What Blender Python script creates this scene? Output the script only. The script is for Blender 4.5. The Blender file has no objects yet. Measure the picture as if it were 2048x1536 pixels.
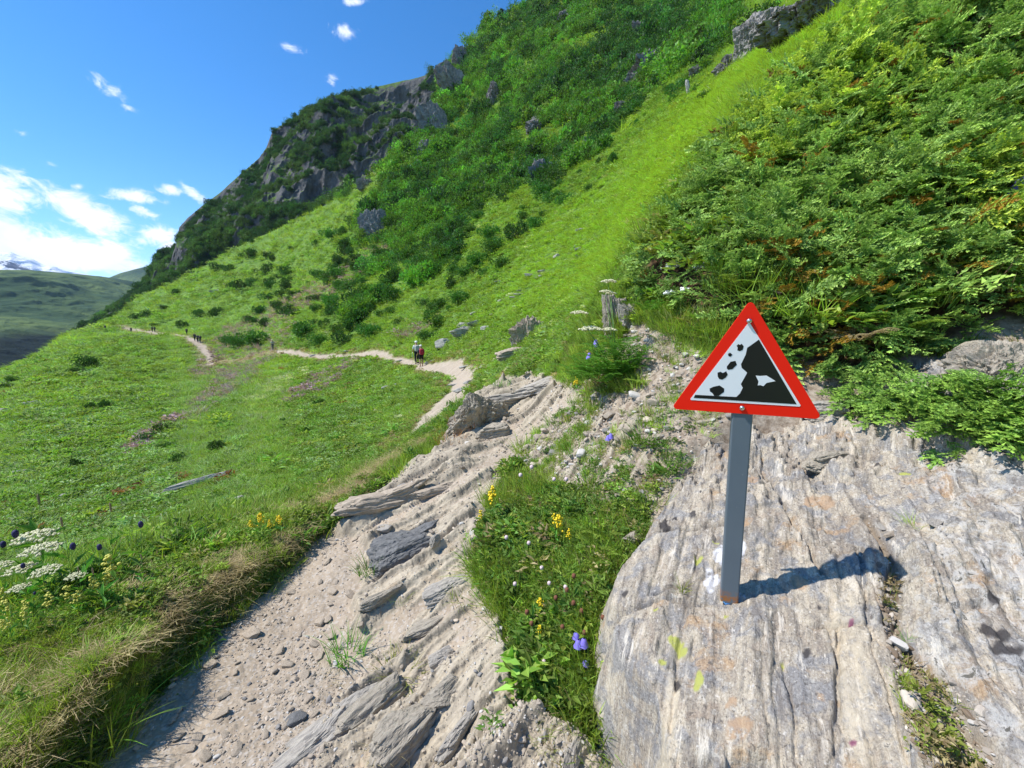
import bpy, math, random
import numpy as np
from math import radians, sin, cos, tan, pi
# ------------------------------------------------------------------ camera, sky, sun
FPX, HOR = 800.0, 640.0                      # focal length and horizon row, in pixels of a 2048x1536 frame
PITCH = math.atan((768-HOR)/FPX)
CAMZ = 1.6
SC = bpy.context.scene
cam = bpy.data.cameras.new('camera'); cam.sensor_width = 36; cam.lens = 36*FPX/2048
cam.clip_start = 0.05; cam.clip_end = 40000
camo = bpy.data.objects.new('camera', cam); SC.collection.objects.link(camo); SC.camera = camo
camo.location = (0, 0, CAMZ); camo.rotation_euler = (pi/2-PITCH, 0, 0)
SUN_EL, SUN_AZ = radians(54), radians(-97)   # azimuth from +Y, clockwise
sd = np.array([sin(SUN_AZ)*cos(SUN_EL), cos(SUN_AZ)*cos(SUN_EL), sin(SUN_EL)])
sun = bpy.data.lights.new('sun', 'SUN'); sun.energy = 4.0; sun.angle = radians(0.53); sun.color = (1.0, 0.955, 0.88)
suno = bpy.data.objects.new('sun', sun); SC.collection.objects.link(suno)
from mathutils import Vector, Matrix, Euler
suno.rotation_euler = Vector(sd).to_track_quat('Z', 'Y').to_euler()
SC.view_settings.view_transform = 'Standard'; SC.view_settings.look = 'None'
SC.view_settings.exposure = 0.72; SC.view_settings.gamma = 1
SC.view_settings.use_curve_mapping = False
cy = SC.cycles
cy.max_bounces = 6; cy.diffuse_bounces = 2; cy.glossy_bounces = 2; cy.transmission_bounces = 3
cy.transparent_max_bounces = 4; cy.volume_bounces = 0
cy.sample_clamp_indirect = 4; cy.caustics_reflective = False; cy.caustics_refractive = False
cp, sp = cos(PITCH), sin(PITCH)
def pdir(px, py):
    X = (np.asarray(px, float)-1024)/FPX; Y = (768-np.asarray(py, float))/FPX
    return X, cp+Y*sp, -sp+Y*cp
def proj(x, y, z):
    dz = z-CAMZ; d = y*cp-dz*sp; u = y*sp+dz*cp
    d = np.where(d > 1e-3, d, 1e-3)
    return 1024+FPX*x/d, 768-FPX*u/d
def pr(px, py, r):
    X, Y, Z = pdir(px, py); h = np.hypot(X, Y); return X/h*r, Y/h*r, CAMZ+Z/h*r
# ---- node helpers
class NT:
    def __init__(s, nt): s.t = nt; nt.nodes.clear()
    def n(s, typ, **k):
        o = s.t.nodes.new(typ)
        for a, b in k.items():
            if a.startswith('i_'):
                key = a[2:]; key = int(key) if key.isdigit() else key.replace('_', ' ')
                o.inputs[key].default_value = b
            else: setattr(o, a, b)
        return o
    def l(s, a, b): s.t.links.new(a, b)
    def m(s, op, a, b=None, c=None, clamp=False):
        o = s.t.nodes.new('ShaderNodeMath'); o.operation = op; o.use_clamp = clamp
        for i, v in enumerate((a, b, c)):
            if v is None: continue
            if isinstance(v, (int, float)): o.inputs[i].default_value = v
            else: s.l(v, o.inputs[i])
        return o.outputs[0]
    def v(s, op, a, b=None):
        o = s.t.nodes.new('ShaderNodeVectorMath'); o.operation = op
        for i, v in enumerate((a, b)):
            if v is None: continue
            if isinstance(v, (tuple, list)): o.inputs[i].default_value = v
            else: s.l(v, o.inputs[i])
        return o.outputs['Value'] if op in ('DOT_PRODUCT', 'LENGTH') else o.outputs[0]
    def mix(s, f, a, b, mode='MIX'):
        o = s.t.nodes.new('ShaderNodeMix'); o.data_type = 'RGBA'; o.blend_type = mode
        for i, v in ((0, f), (6, a), (7, b)):
            if isinstance(v, (int, float)): o.inputs[i].default_value = v
            elif isinstance(v, (tuple, list)): o.inputs[i].default_value = tuple(v)+((1,) if len(v) == 3 else ())
            else: s.l(v, o.inputs[i])
        return o.outputs[2]
    def noise(s, vec, scale, detail=4, rough=0.55, dist=0.0):
        o = s.n('ShaderNodeTexNoise'); o.inputs['Scale'].default_value = scale
        o.inputs['Detail'].default_value = detail; o.inputs['Roughness'].default_value = rough
        o.inputs['Distortion'].default_value = dist
        if vec is not None: s.l(vec, o.inputs['Vector'])
        return o.outputs[0]
    def ramp(s, f, lo, hi, smooth=False):
        o = s.n('ShaderNodeMapRange'); o.clamp = True
        if smooth: o.interpolation_type = 'SMOOTHSTEP'
        s.l(f, o.inputs[0]); o.inputs[1].default_value = lo; o.inputs[2].default_value = hi
        return o.outputs[0]
    def map(s, vec, rot=(0, 0, 0), scale=(1, 1, 1)):
        for k, d in (('Rotation', rot), ('Scale', scale)):      # turn first, then stretch
            if d not in ((0, 0, 0), (1, 1, 1)):
                o = s.n('ShaderNodeMapping'); o.inputs[k].default_value = d; s.l(vec, o.inputs['Vector']); vec = o.outputs[0]
        return vec
# ---- world: Nishita sky with small fair-weather clouds given by direction
W = bpy.data.worlds.new('World'); SC.world = W; W.use_nodes = True
w = NT(W.node_tree)
sky = w.n('ShaderNodeTexSky', sky_type='NISHITA', sun_disc=False, sun_elevation=SUN_EL, sun_rotation=SUN_AZ,
          altitude=2200, air_density=1.0, dust_density=0.6, ozone_density=2.2)
tc = w.n('ShaderNodeTexCoord'); D = w.v('NORMALIZE', tc.outputs['Generated'])
hs = w.n('ShaderNodeHueSaturation'); w.l(sky.outputs[0], hs.inputs['Color'])
hs.inputs['Saturation'].default_value = 1.33; hs.inputs['Value'].default_value = 1.0; hs.inputs['Hue'].default_value = 0.5
CL = [(10,385,75,62,15,1.1),(165,425,95,42,28,1.15),(60,505,170,52,4,1.15),(190,510,110,48,8,1.15),(-150,490,260,90,0,1.3),(-90,360,80,60,0,1.1),
      (268,393,52,17,8,.7),(340,380,22,11,5,.55),(390,390,24,12,35,.6),(325,468,52,26,-15,.95),(300,428,30,13,20,.65),
      (220,178,34,20,35,.55),(258,217,24,10,15,.5),(155,373,14,8,0,.6),(688,62,26,17,10,.5),(710,3,34,8,0,.6),
      (582,98,18,6,10,.3),(665,168,9,11,0,.35),(100,560,190,22,4,1.1),(345,495,30,20,0,.9),(90,330,16,8,0,.3),(40,265,14,6,20,.25)]
M = None
for (px, py, rx, ry, rot, st) in CL:
    c = np.array(pdir(px, py)); k = np.linalg.norm(c); c = c/k
    e1 = np.array(pdir(px+10*cos(radians(rot)), py+10*sin(radians(rot)))); e1 = e1/np.linalg.norm(e1)-c; e1 /= np.linalg.norm(e1)
    e2 = np.cross(c, e1)
    dv = w.v('SUBTRACT', D, tuple(c))
    a = w.m('DIVIDE', w.v('DOT_PRODUCT', dv, tuple(e1)), float(rx/FPX/k)); b = w.m('DIVIDE', w.v('DOT_PRODUCT', dv, tuple(e2)), float(ry/FPX/k))
    q = w.m('ADD', w.m('MULTIPLY', a, a), w.m('MULTIPLY', b, b))
    f = w.m('MULTIPLY', w.m('SUBTRACT', 1.0, w.m('SQRT', q)), st)
    M = f if M is None else w.m('MAXIMUM', M, f)
Ds = w.map(D, rot=(0.5, 0.3, 0.2), scale=(1, 1, 1.7))
nz = w.noise(Ds, 9, 9, 0.62, 0.4)
nz2 = w.noise(Ds, 30, 9, 0.7, 0.9)
f = w.m('ADD', M, w.m('ADD', w.m('MULTIPLY', w.m('SUBTRACT', nz, 0.5), 1.9), w.m('MULTIPLY', w.m('SUBTRACT', nz2, 0.5), 1.7)))
cover = w.ramp(f, 0.02, 0.75, True)
thin = w.ramp(M, -0.45, 0.05)
cover = w.m('MULTIPLY', cover, thin)
cb = w.mix(w.ramp(w.noise(Ds, 6, 5, 0.6), 0.35, 0.7), (6.0, 6.2, 6.7), (3.6, 4.1, 5.3))
mixc = w.mix(cover, hs.outputs[0], cb)
bg = w.n('ShaderNodeBackground'); bg.inputs[1].default_value = 0.15; w.l(mixc, bg.inputs[0])
wo = w.n('ShaderNodeOutputWorld'); w.l(bg.outputs[0], wo.inputs[0])
# ------------------------------------------------------------------ numpy noise, mesh helpers
def _h(ix, iy, iz, s):
    with np.errstate(over='ignore'):
        h = (ix.astype(np.uint32)*np.uint32(374761393)) ^ (iy.astype(np.uint32)*np.uint32(668265263)) ^ (iz.astype(np.uint32)*np.uint32(2246822519)) ^ np.uint32((s*3266489917) & 0xffffffff)
        h = (h ^ (h >> np.uint32(13)))*np.uint32(1274126177); h ^= h >> np.uint32(16)
        h = h*np.uint32(2654435761); h ^= h >> np.uint32(15)
    return h.astype(np.float32)/np.float32(4294967295.0)
def vn2(x, y, s=0):
    ix = np.floor(x).astype(np.int64); iy = np.floor(y).astype(np.int64); fx = x-ix; fy = y-iy
    fx = fx*fx*fx*(fx*(fx*6-15)+10); fy = fy*fy*fy*(fy*(fy*6-15)+10); z = np.zeros_like(ix)
    a = _h(ix, iy, z, s); b = _h(ix+1, iy, z, s); c = _h(ix, iy+1, z, s); d = _h(ix+1, iy+1, z, s)
    return (a+(b-a)*fx+(c-a)*fy+(a-b-c+d)*fx*fy)*2-1
def vn3(x, y, z, s=0):
    ix = np.floor(x).astype(np.int64); iy = np.floor(y).astype(np.int64); iz = np.floor(z).astype(np.int64)
    fx = x-ix; fy = y-iy; fz = z-iz
    fx, fy, fz = [t*t*t*(t*(t*6-15)+10) for t in (fx, fy, fz)]
    r = 0
    for dx in (0, 1):
        for dy in (0, 1):
            for dz in (0, 1):
                r = r+_h(ix+dx, iy+dy, iz+dz, s)*(fx if dx else 1-fx)*(fy if dy else 1-fy)*(fz if dz else 1-fz)
    return r*2-1
def fb2(x, y, o=4, s=0, g=0.5):
    t = 0; a = 1; n = 0
    for i in range(o):
        t = t+a*vn2(x*2**i+17.3*i, y*2**i-9.1*i, s+i); n += a; a *= g
    return t/n
def fb3(x, y, z, o=4, s=0, g=0.5, ridge=False):
    t = 0; a = 1; n = 0
    for i in range(o):
        v = vn3(x*2**i+17.3*i, y*2**i-9.1*i, z*2**i+4.7*i, s+i)
        if ridge: v = 1-2*np.abs(v)
        t = t+a*v; n += a; a *= g
    return t/n
def sst(a, b, x): t = np.clip((x-a)/(b-a), 0, 1); return t*t*(3-2*t)
def link(o, parent=None):
    SC.collection.objects.link(o)
    if parent is not None: o.parent = parent
    return o
def fastmesh(name, V, F, mats=(), smooth=True, attrs=None, fmat=None):
    """V (n,3); F: list of index arrays, each (m,3) or (m,4)"""
    me = bpy.data.meshes.new(name); V = np.ascontiguousarray(V, np.float32)
    F = [np.asarray(f, np.int32) for f in (F if isinstance(F, list) else [F]) if len(f)]
    me.vertices.add(len(V)); me.vertices.foreach_set('co', V.ravel())
    loops = np.concatenate([f.ravel() for f in F]); cnt = np.concatenate([np.full(len(f), f.shape[1], np.int32) for f in F])
    st = np.concatenate([[0], np.cumsum(cnt)[:-1]]).astype(np.int32)
    me.loops.add(len(loops)); me.loops.foreach_set('vertex_index', loops)
    me.polygons.add(len(cnt)); me.polygons.foreach_set('loop_start', st); me.polygons.foreach_set('loop_total', cnt)
    for m in mats: me.materials.append(m)
    if fmat is not None: me.polygons.foreach_set('material_index', np.asarray(fmat, np.int32))
    me.update(calc_edges=True)
    me.polygons.foreach_set('use_smooth', np.full(len(cnt), smooth))
    for k, a in (attrs or {}).items():
        a = np.asarray(a, np.float32)
        if a.ndim == 1: t = me.attributes.new(k, 'FLOAT', 'POINT'); t.data.foreach_set('value', a)
        else:
            t = me.attributes.new(k, 'FLOAT_COLOR', 'POINT'); c = np.ones((len(a), 4), np.float32); c[:, :3] = a[:, :3]
            t.data.foreach_set('color', c.ravel())
    me.validate(clean_customdata=False) if len(V) < 2000 else None
    return me
def mobj(name, me, parent=None, loc=None):
    o = link(bpy.data.objects.new(name, me), parent)
    if loc is not None: o.location = loc
    return o
def tag(o, label=None, cat=None, group=None, kind=None):
    for k, v in (('label', label), ('category', cat), ('group', group), ('kind', kind)):
        if v: o[k] = v
    return o
def empty(name, loc, label, cat, group=None, rz=0):
    o = link(bpy.data.objects.new(name, None)); o.location = loc; o.rotation_euler = (0, 0, rz); o.empty_display_size = .1
    return tag(o, label, cat, group)
def merge(parts):
    """parts: list of (V, [F..], (attr arrays...)) -> joined"""
    V = []; F3 = []; F4 = []; n = 0
    for p in parts:
        V.append(p[0])
        for f in (p[1] if isinstance(p[1], list) else [p[1]]):
            (F3 if f.shape[1] == 3 else F4).append(f+n)
        n += len(p[0])
    out = []
    if F3: out.append(np.concatenate(F3))
    if F4: out.append(np.concatenate(F4))
    return np.concatenate(V), out
def frames(N, rng, up=None, jitter=0.5):
    """random rotation matrices whose z axis is up+jitter"""
    u = np.tile([0, 0, 1.], (N, 1)) if up is None else up
    z = u+rng.normal(0, jitter, (N, 3)); z /= np.linalg.norm(z, axis=1)[:, None]
    a = rng.normal(0, 1, (N, 3)); x = a-z*(a*z).sum(1)[:, None]; x /= np.linalg.norm(x, axis=1)[:, None]
    y = np.cross(z, x); return np.stack([x, y, z], axis=2)
def replicate(V, F, R, T, S):
    N = len(T); n = len(V)
    W_ = np.einsum('nij,vj->nvi', R, V)*np.asarray(S)[:, None, None]+T[:, None, :]
    out = []
    for f in F: out.append((f[None]+(np.arange(N)*n)[:, None, None]).reshape(-1, f.shape[1]))
    return W_.reshape(-1, 3), out
def blades(base, az, lean, L, Wd, droop, n=3, twist=None):
    N = len(L); hx, hy = np.cos(az), np.sin(az); sx, sy = (-hy, hx) if twist is None else (np.cos(twist), np.sin(twist))
    V = np.zeros((N, 2*(n+1), 3))
    for k in range(n+1):
        t = k/n; ho = L*(np.sin(lean)*t+droop*t*t); ve = L*(np.cos(lean)*t-droop*0.8*t*t*t)
        wd = Wd*(1-t**1.6)*0.5+Wd*.03
        c = base+np.stack([hx*ho, hy*ho, ve], 1)
        V[:, 2*k] = c+np.stack([sx*wd, sy*wd, 0*wd], 1); V[:, 2*k+1] = c-np.stack([sx*wd, sy*wd, 0*wd], 1)
    q = np.array([[2*k, 2*k+1, 2*k+3, 2*k+2] for k in range(n)])
    F = (q[None]+(np.arange(N)*2*(n+1))[:, None, None]).reshape(-1, 4)
    return V.reshape(-1, 3), [F]
def leaves(pos, d, nrm, L, Wd, fold=0.25):
    """folded diamond leaves, 4 vertices"""
    d = d/np.linalg.norm(d, axis=1)[:, None]; s = np.cross(d, nrm); s /= (np.linalg.norm(s, axis=1)[:, None]+1e-9); nn = np.cross(s, d)
    L = L[:, None]; Wd = Wd[:, None]
    V = np.stack([pos, pos+d*L*.5+s*Wd*.5+nn*Wd*fold, pos+d*L-nn*L*.12, pos+d*L*.5-s*Wd*.5+nn*Wd*fold], 1)
    N = len(pos); F = (np.array([[0, 1, 2], [0, 2, 3]])[None]+(np.arange(N)*4)[:, None, None]).reshape(-1, 3)
    return V.reshape(-1, 3), [F]
def tube(pts, rad, sides=6, cap=True):
    P = np.asarray(pts, float); n = len(P); rad = np.broadcast_to(rad, (n,))
    T = np.gradient(P, axis=0); T /= np.linalg.norm(T, axis=1)[:, None]+1e-12
    ref = np.array([0.31, 0.17, 0.93]) if abs(T[0][2]) < .9 else np.array([1., .1, 0])
    A = np.cross(T, ref); A /= np.linalg.norm(A, axis=1)[:, None]; B = np.cross(T, A)
    an = np.arange(sides)/sides*2*pi
    V = (P[:, None]+rad[:, None, None]*(np.cos(an)[None, :, None]*A[:, None]+np.sin(an)[None, :, None]*B[:, None])).reshape(-1, 3)
    i = np.arange(n-1)[:, None]*sides; j = np.arange(sides)[None]; j2 = (j+1) % sides
    F = np.stack([i+j, i+j2, i+sides+j2, i+sides+j], -1).reshape(-1, 4); out = [F]
    if cap:
        V = np.concatenate([V, P[:1], P[-1:]]); c0 = n*sides
        jj = np.arange(sides); out.append(np.concatenate([np.stack([np.full(sides, c0), (jj+1) % sides, jj], 1), np.stack([np.full(sides, c0+1), (n-1)*sides+jj, (n-1)*sides+(jj+1) % sides], 1)]))
    return V, out
# ------------------------------------------------------------------ terrain height function
CT = []   # (px, py, r) control points
def Z(px, py, z):
    X, Y, D_ = pdir(px, py); t = (z-CAMZ)/D_; CT.append((px, py, float(np.hypot(X, Y)*t)))
for a in [(0,1000,16),(0,900,28),(0,820,50),(0,760,90),(0,738,120),(200,1100,8),(200,1000,14),(200,900,24),(200,800,45),(200,730,80),(200,670,150),
    (190,655,190),(100,697,150),(400,1040,7),(400,950,13),(400,850,24),(400,780,45),(415,742,76),(430,722,80),(410,700,90),(385,680,97),(350,666,125),(300,664,140),(262,666,150),
    (211,660,170),(600,1010,6.5),(600,900,13),(600,820,24),(600,760,40),(548,700,66),(600,704,58),(690,708,48),(760,714,38),(835,728,29),
    (780,920,6.5),(800,850,13),(800,790,19),(900,737,22),(935,752,17),(900,795,12.5),(880,820,10.5),(895,855,8.8),
    (280,590,250),(280,625,200),(480,485,205),(480,580,150),(480,650,110),(740,350,150),(740,450,112),(740,580,68),(740,660,50),(850,275,140),(862,250,150),(885,180,172),(915,110,200),
    (1000,35,205),(1090,-5,212),(1300,-200,225),(1700,-300,150),(2048,-350,80),(800,330,130),(800,420,112),(900,300,132),(900,420,92),
    (880,560,52),(900,660,33),(1000,420,62),(1000,500,44),(1000,600,27),(1000,680,18),(1000,250,125),(1100,300,85),(1100,150,125),(1100,50,175),
    (1200,150,105),(1300,50,120),(1250,250,62),(1200,400,34),(1120,500,28),(1150,560,17),(1130,640,9.5),(1400,150,55),(1500,60,60),(1600,0,52),(1430,-60,110),(1650,-60,70),
    (1260,540,4.5),(1330,400,6.0),(1500,200,7.5),(1640,60,9.5),(1270,470,8.5),(1350,300,14),(1480,170,16),(1450,420,4.7),(1600,300,5.3),(1700,400,4.7),(1900,100,6.8),(2048,0,7.5),(1850,500,4.1),
    (1450,600,3.4),(2048,500,4.2),(1700,640,3.4),(2048,670,3.6),(1900,680,3.4),(1250,700,3.6),(1150,760,4.4),(1050,715,8.5),(1060,772,5.9),(960,790,5.9),(1000,760,6.6),(1300,850,2.6),(1100,900,3.3),
    (1230,600,4.4)]: CT.append(a)
for a in [(250,1536,0),(600,1300,0),(400,1400,0),(600,1536,0.02),(700,1150,.04),(850,1000,.18),(960,900,.34),(880,880,.3),(1000,1400,.12),(850,1200,.10),(1000,1200,.2),(1020,1080,.32),(1200,1450,.16),(1200,1200,.36),(1050,1250,.2),
    (640,1060,.02),(720,1000,.05),(790,935,.14),(420,1260,0),(300,1400,0),(0,1500,-.02),(0,1250,0.0),(150,1180,-.03),(300,1120,-.06),(480,1060,-.05),(1300,1400,.22),(1500,1536,.25),(1460,1300,.4),(1700,1200,.6),(2000,1100,.85),
    (2000,1500,.45),(1650,900,.95),(800,1700,0),(100,1800,0),(1500,1900,.1)]: Z(*a)
TH = np.array([(math.atan2(*[float(v) for v in pdir(a[0], a[1])[:2]]), math.log(a[2])) for a in CT])
TE = np.array([float(pdir(a[0], a[1])[2]/np.hypot(*pdir(a[0], a[1])[:2])) for a in CT])
ua = radians(49)                                # uphill bearing of the hillside
def plane_E(th, r): return (np.clip(0.62*np.cos(th-ua), -.6, .62)*r-1.6)/r
ex = [(radians(d), math.log(r)) for d in (-100, -80, 75, 95) for r in (1, 2, 4, 10, 30, 100)]
TH = np.concatenate([TH, ex]); TE = np.concatenate([TE, [float(plane_E(a, math.exp(b))) for a, b in ex]])
KS = 2.2                                         # azimuth weight against ln r
def tps_k(d2): return 0.5*d2*np.log(d2+1e-12)
def coordsT(th, lr): return np.stack([th*KS, lr], -1)
C0 = coordsT(TH[:, 0], TH[:, 1]); n0 = len(C0)
K = tps_k(((C0[:, None]-C0[None])**2).sum(-1))+np.eye(n0)*2e-3
Pm = np.concatenate([np.ones((n0, 1)), C0], 1)
A_ = np.block([[K, Pm], [Pm.T, np.zeros((3, 3))]]); sol = np.linalg.solve(A_, np.concatenate([TE, np.zeros(3)]))
def baseE(th, lr):
    th = np.clip(th, radians(-100), radians(95)); out = np.empty(th.shape); q = coordsT(th, lr).reshape(-1, 2); o = out.reshape(-1)
    for i in range(0, len(q), 60000):
        b = q[i:i+60000]; d2 = ((b[:, None]-C0[None])**2).sum(-1)
        o[i:i+60000] = tps_k(d2)@sol[:n0]+sol[n0]+b@sol[n0+1:]
    return out
def polyd(x, y, pts):
    """distance to polyline, signed side (left +), parameter index"""
    P = np.asarray(pts, float); best = np.full(x.shape, 1e18); sg = np.zeros(x.shape); par = np.zeros(x.shape)
    for i in range(len(P)-1):
        ax, ay = P[i]; bx, by = P[i+1]; dx, dy = bx-ax, by-ay; L2 = dx*dx+dy*dy
        t = np.clip(((x-ax)*dx+(y-ay)*dy)/L2, 0, 1); ex_, ey_ = x-ax-t*dx, y-ay-t*dy; d = ex_**2+ey_**2
        m = d < best; best = np.where(m, d, best); sg = np.where(m, np.sign(dx*(y-ay)-dy*(x-ax)), sg); par = np.where(m, i+t, par)
    return np.sqrt(best), sg, par
def inpoly(x, y, poly):
    P = np.asarray(poly, float); c = np.zeros(x.shape, bool); j = len(P)-1
    for i in range(len(P)):
        xi, yi = P[i]; xj, yj = P[j]
        c ^= ((yi > y) != (yj > y)) & (x < (xj-xi)*(y-yi)/(yj-yi+1e-12)+xi); j = i
    return c
def sdpoly(x, y, poly):
    d, _, _ = polyd(x, y, list(poly)+[poly[0]]); return np.where(inpoly(x, y, poly), d, -d)
BANK = [(-1.50,-2.0),(-1.52,0.6),(-1.53,1.2),(-1.54,1.47),(-1.58,1.86),(-1.47,2.32),(-1.47,2.87),(-1.33,3.15),(-1.18,3.87),(-.9,4.43),(-.72,5.2)]
def wpts(lst): return [tuple(float(v) for v in pr(*a)[:2]) for a in lst]
TRAIL = wpts([(1000,800,5.7),(960,850,6.6),(915,860,8.0),(880,835,9.8),(885,810,11.3),(905,790,13),(930,755,17),(900,737,22),(835,728,29),(760,714,38),(690,708,48),(600,704,58),(548,700,66),
    (500,706,72),(455,712,77),(422,728,80),(418,716,85),(405,696,92),(385,680,98),(350,666,125),(300,664,140),(262,666,150),(211,660,170),(190,657,185)])
P_BARE = [(-900,2600),(180,1536),(300,1400),(420,1260),(560,1150),(640,1060),(690,1040),(740,990),(800,935),(880,885),(920,840),(955,785),(1010,755),(1060,748),(1130,762),(1155,800),(1090,850),(1040,900),(1012,950),
    (985,1010),(965,1080),(975,1160),(1030,1250),(1055,1350),(1080,1425),(1180,1460),(1270,1475),(1330,1560),(1420,3200)]
P_STRATA = [(560,1700),(640,1430),(720,1330),(690,1200),(725,1100),(640,1045),(800,925),(900,860),(960,775),(1060,745),(1150,780),(1060,880),(1000,960),(970,1100),(1030,1250),(1060,1400),(1250,1480),(1400,1800)]
P_SCREE = [(1050,745),(1150,790),(1200,720),(1260,640),(1340,650),(1400,720),(1420,850),(1350,1000),(1280,1060),(1180,1000),(1060,960),(1020,930),(1090,850),(1150,800)]
P_JUN = [(1262,572),(1285,510),(1370,410),(1460,305),(1540,220),(1640,150),(1760,90),(1900,40),(2100,0),(2700,-100),(2700,640),(2080,650),(2000,640),(1900,690),(1830,700),(1760,760),(1690,750),(1560,720),(1440,640),(1330,600)]
SLAB_A, SLAB_B, SLAB_C = .22, .379, .13
def ground(x, y, full=True):
    """height and surface masks of the hillside at world x, y"""
    x = np.asarray(x, float); y = np.asarray(y, float)
    r = np.maximum(np.hypot(x, y), .3); th = np.arctan2(x, y); lr = np.log(r)
    z = CAMZ+baseE(th, lr)*r
    px, py = proj(x, y, z)
    # broad relief, growing with distance
    up = sst(60, 110, r)*sst(radians(-15), radians(2), th)
    for i, lam in enumerate((56, 28, 14, 7, 3.5, 1.7, .8, .4, .2, .1)):
        wgt = sst(lam*1.2, lam*3.0, r)*(1-sst(lam*100, lam*220, r)); amp = .022*lam*(1+1.4*up)
        if lam < 2: amp = amp*1.5
        if np.any(wgt > 0): z = z+amp*wgt*vn2(x/lam+3.1*i, y/lam-7.7*i, 11+i)
    near = r < 12
    rock = np.zeros(r.shape); bare = np.zeros(r.shape); scree = np.zeros(r.shape); bankm = np.zeros(r.shape)
    if np.any(near):
        xn, yn, zn, pxn, pyn, rn = (a[near] for a in (x, y, z, px, py, r))
        j1 = fb2(xn*6, yn*6, 4, 51); sc_ = np.clip(60/rn, 6, 55)
        dB = sdpoly(pxn, pyn, P_BARE)+j1*sc_*.5; b = sst(-.3*sc_, .3*sc_, dB)*(rn < 9)
        d, sg, par = polyd(xn, yn, BANK); s = d*sg                      # + on the bank side
        b = np.maximum(b, sst(0, .05, -s)*sst(.02, -.35, s+.35)*0)
        b = b*(1-sst(-.02, .03, s+j1*.06))
        dS = sdpoly(pxn, pyn, P_STRATA)+j1*sc_*.9; st = sst(-.5*sc_, .9*sc_, dS)*b
        dC = sdpoly(pxn, pyn, P_SCREE)+j1*sc_*1.2; sm = sst(-.4*sc_, .6*sc_, dC)*(1-b)
        # turf bank beside the path
        Hb = np.interp(yn, [-2, 1.2, 1.5, 1.9, 2.4, 3.0, 3.9, 5.2], [.29, .29, .25, .19, .13, .09, .05, 0])
        wob = vn2(xn*3, yn*3, 5)*.05+vn2(xn*9, yn*9, 6)*.03
        bk = Hb*sst(-.01, .10, s+wob)*(1-sst(.45, 1.8, s))*(1+.25*vn2(xn*5, yn*5, 7)); zn = zn+bk
        bankm[near] = sst(-.01, .10, s+wob)*(1-sst(.35, .8, s))*(Hb > 0.01)
        # dirt lumps
        zn = zn+b*(.010*fb2(xn*14, yn*14, 4, 21)+.0035*fb2(xn*70, yn*70, 2, 22))
        # tilted slate layers breaking through
        ca, sa = cos(radians(55)), sin(radians(55))
        al = xn*sa+yn*ca; ac = xn*ca-yn*sa                               # along / across strike (+ towards lower right)
        wa = ac+.10*fb2(al*1.6, ac*2.5, 3, 31)+.034*fb2(al*6, ac*9, 4, 32)
        hr = 0
        for per, am, sd_ in ((.34, .10, 1), (.13, .045, 2), (.05, .014, 3)):
            q = wa/per+.6*sd_; qi = np.floor(q); fr = q-qi
            amp = am*(.25+.9*np.clip(.5+.9*vn2(al/(per*3.6)+qi*7.31, qi*3.17, 60+sd_), 0, 1.3))
            hr = hr+amp*np.where(fr < .80, (fr/.80)**1.2, 1-((fr-.80)/.20))
        lv = fb2(al*2.2, ac*7, 4, 37)*5; hr = hr+.011*(np.floor(lv)+sst(.55, .75, lv-np.floor(lv)))+.006*fb2(xn*34, yn*34, 3, 35)-.014+.075*fb2(xn*1.7, yn*1.7, 3, 36)
        hr = hr*1.0-.18*(1-st)
        rk = sst(-.004, .006, hr)*st
        zn = np.where(st > 0, zn+np.maximum(hr, 0)*st, zn)
        # scree and broken layers on the bare slope
        ac2 = wa*1.3+.12*fb2(xn*3, yn*3, 3, 79); q = ac2/.16; fr = q-np.floor(q)
        h2 = .05*np.where(fr < .8, fr/.8, 1-(fr-.8)/.2)*np.clip(.2+vn2(al*4.3+np.floor(q)*5, np.floor(q), 77), 0, 1.0)+.03*fb2(xn*16, yn*16, 5, 78)
        zn = zn+sm*h2; rk2 = sst(.02, .04, h2)*sm
        z[near] = zn; rock[near] = np.maximum(rk, rk2); bare[near] = b; scree[near] = sm
    d, sg, par = polyd(x, y, TRAIL); hw = np.interp(r, [5, 9, 12, 30, 70, 120, 190], [.5, .85, .62, .40, .55, .6, .9])*(1+.5*vn2(x/.7, y/.7, 91)*np.clip(r/30, .4, 1)+.35*vn2(x/2.7, y/2.7, 92))
    hid = (px > 428) & (px < 552) & (r > 60) & (r < 82)
    tr = (1-sst(.8, 1.15, d/hw))*(r > 5.4)*(~hid)
    verge = np.clip((1-sst(1.0, 2.6, d/(hw+.1*1))), 0, 1)*(r > 7)
    z = z-.04*tr*np.clip(r/20, .5, 3)
    bare = np.maximum(bare, tr)
    # keep the soil under the bedrock slab
    under = (x > -.3) & (y < 3.2) & (x < 3.6) & (y > -2.5)
    if np.any(under):
        zp = SLAB_A+SLAB_B*x+SLAB_C*y; sd_ = np.full(x.shape, -9.); sd_[under] = sdpoly(x[under], y[under], SLABW)
        z = np.where(sd_ > -.05, z+(np.minimum(z, zp-.10)-z)*sst(-.05, .06, sd_), z)
    if not full: return z
    if np.any(under): scree = np.maximum(scree, (y > 1.65)*sst(-.55, -.35, sd_))
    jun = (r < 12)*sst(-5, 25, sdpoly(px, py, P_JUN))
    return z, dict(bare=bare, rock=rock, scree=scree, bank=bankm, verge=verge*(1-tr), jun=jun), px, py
P_SLAB = [(1385,905),(1320,1010),(1290,1070),(1235,1140),(1228,1200),(1250,1215),(1228,1262),(1245,1300),(1310,1390),(1325,1440),(1370,1620),(1300,3200),(5200,3200),(3600,900),(2600,760),(2200,730),(2040,690),
    (1930,700),(1840,735),(1800,790),(1680,785),(1640,815),(1500,850)]
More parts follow.
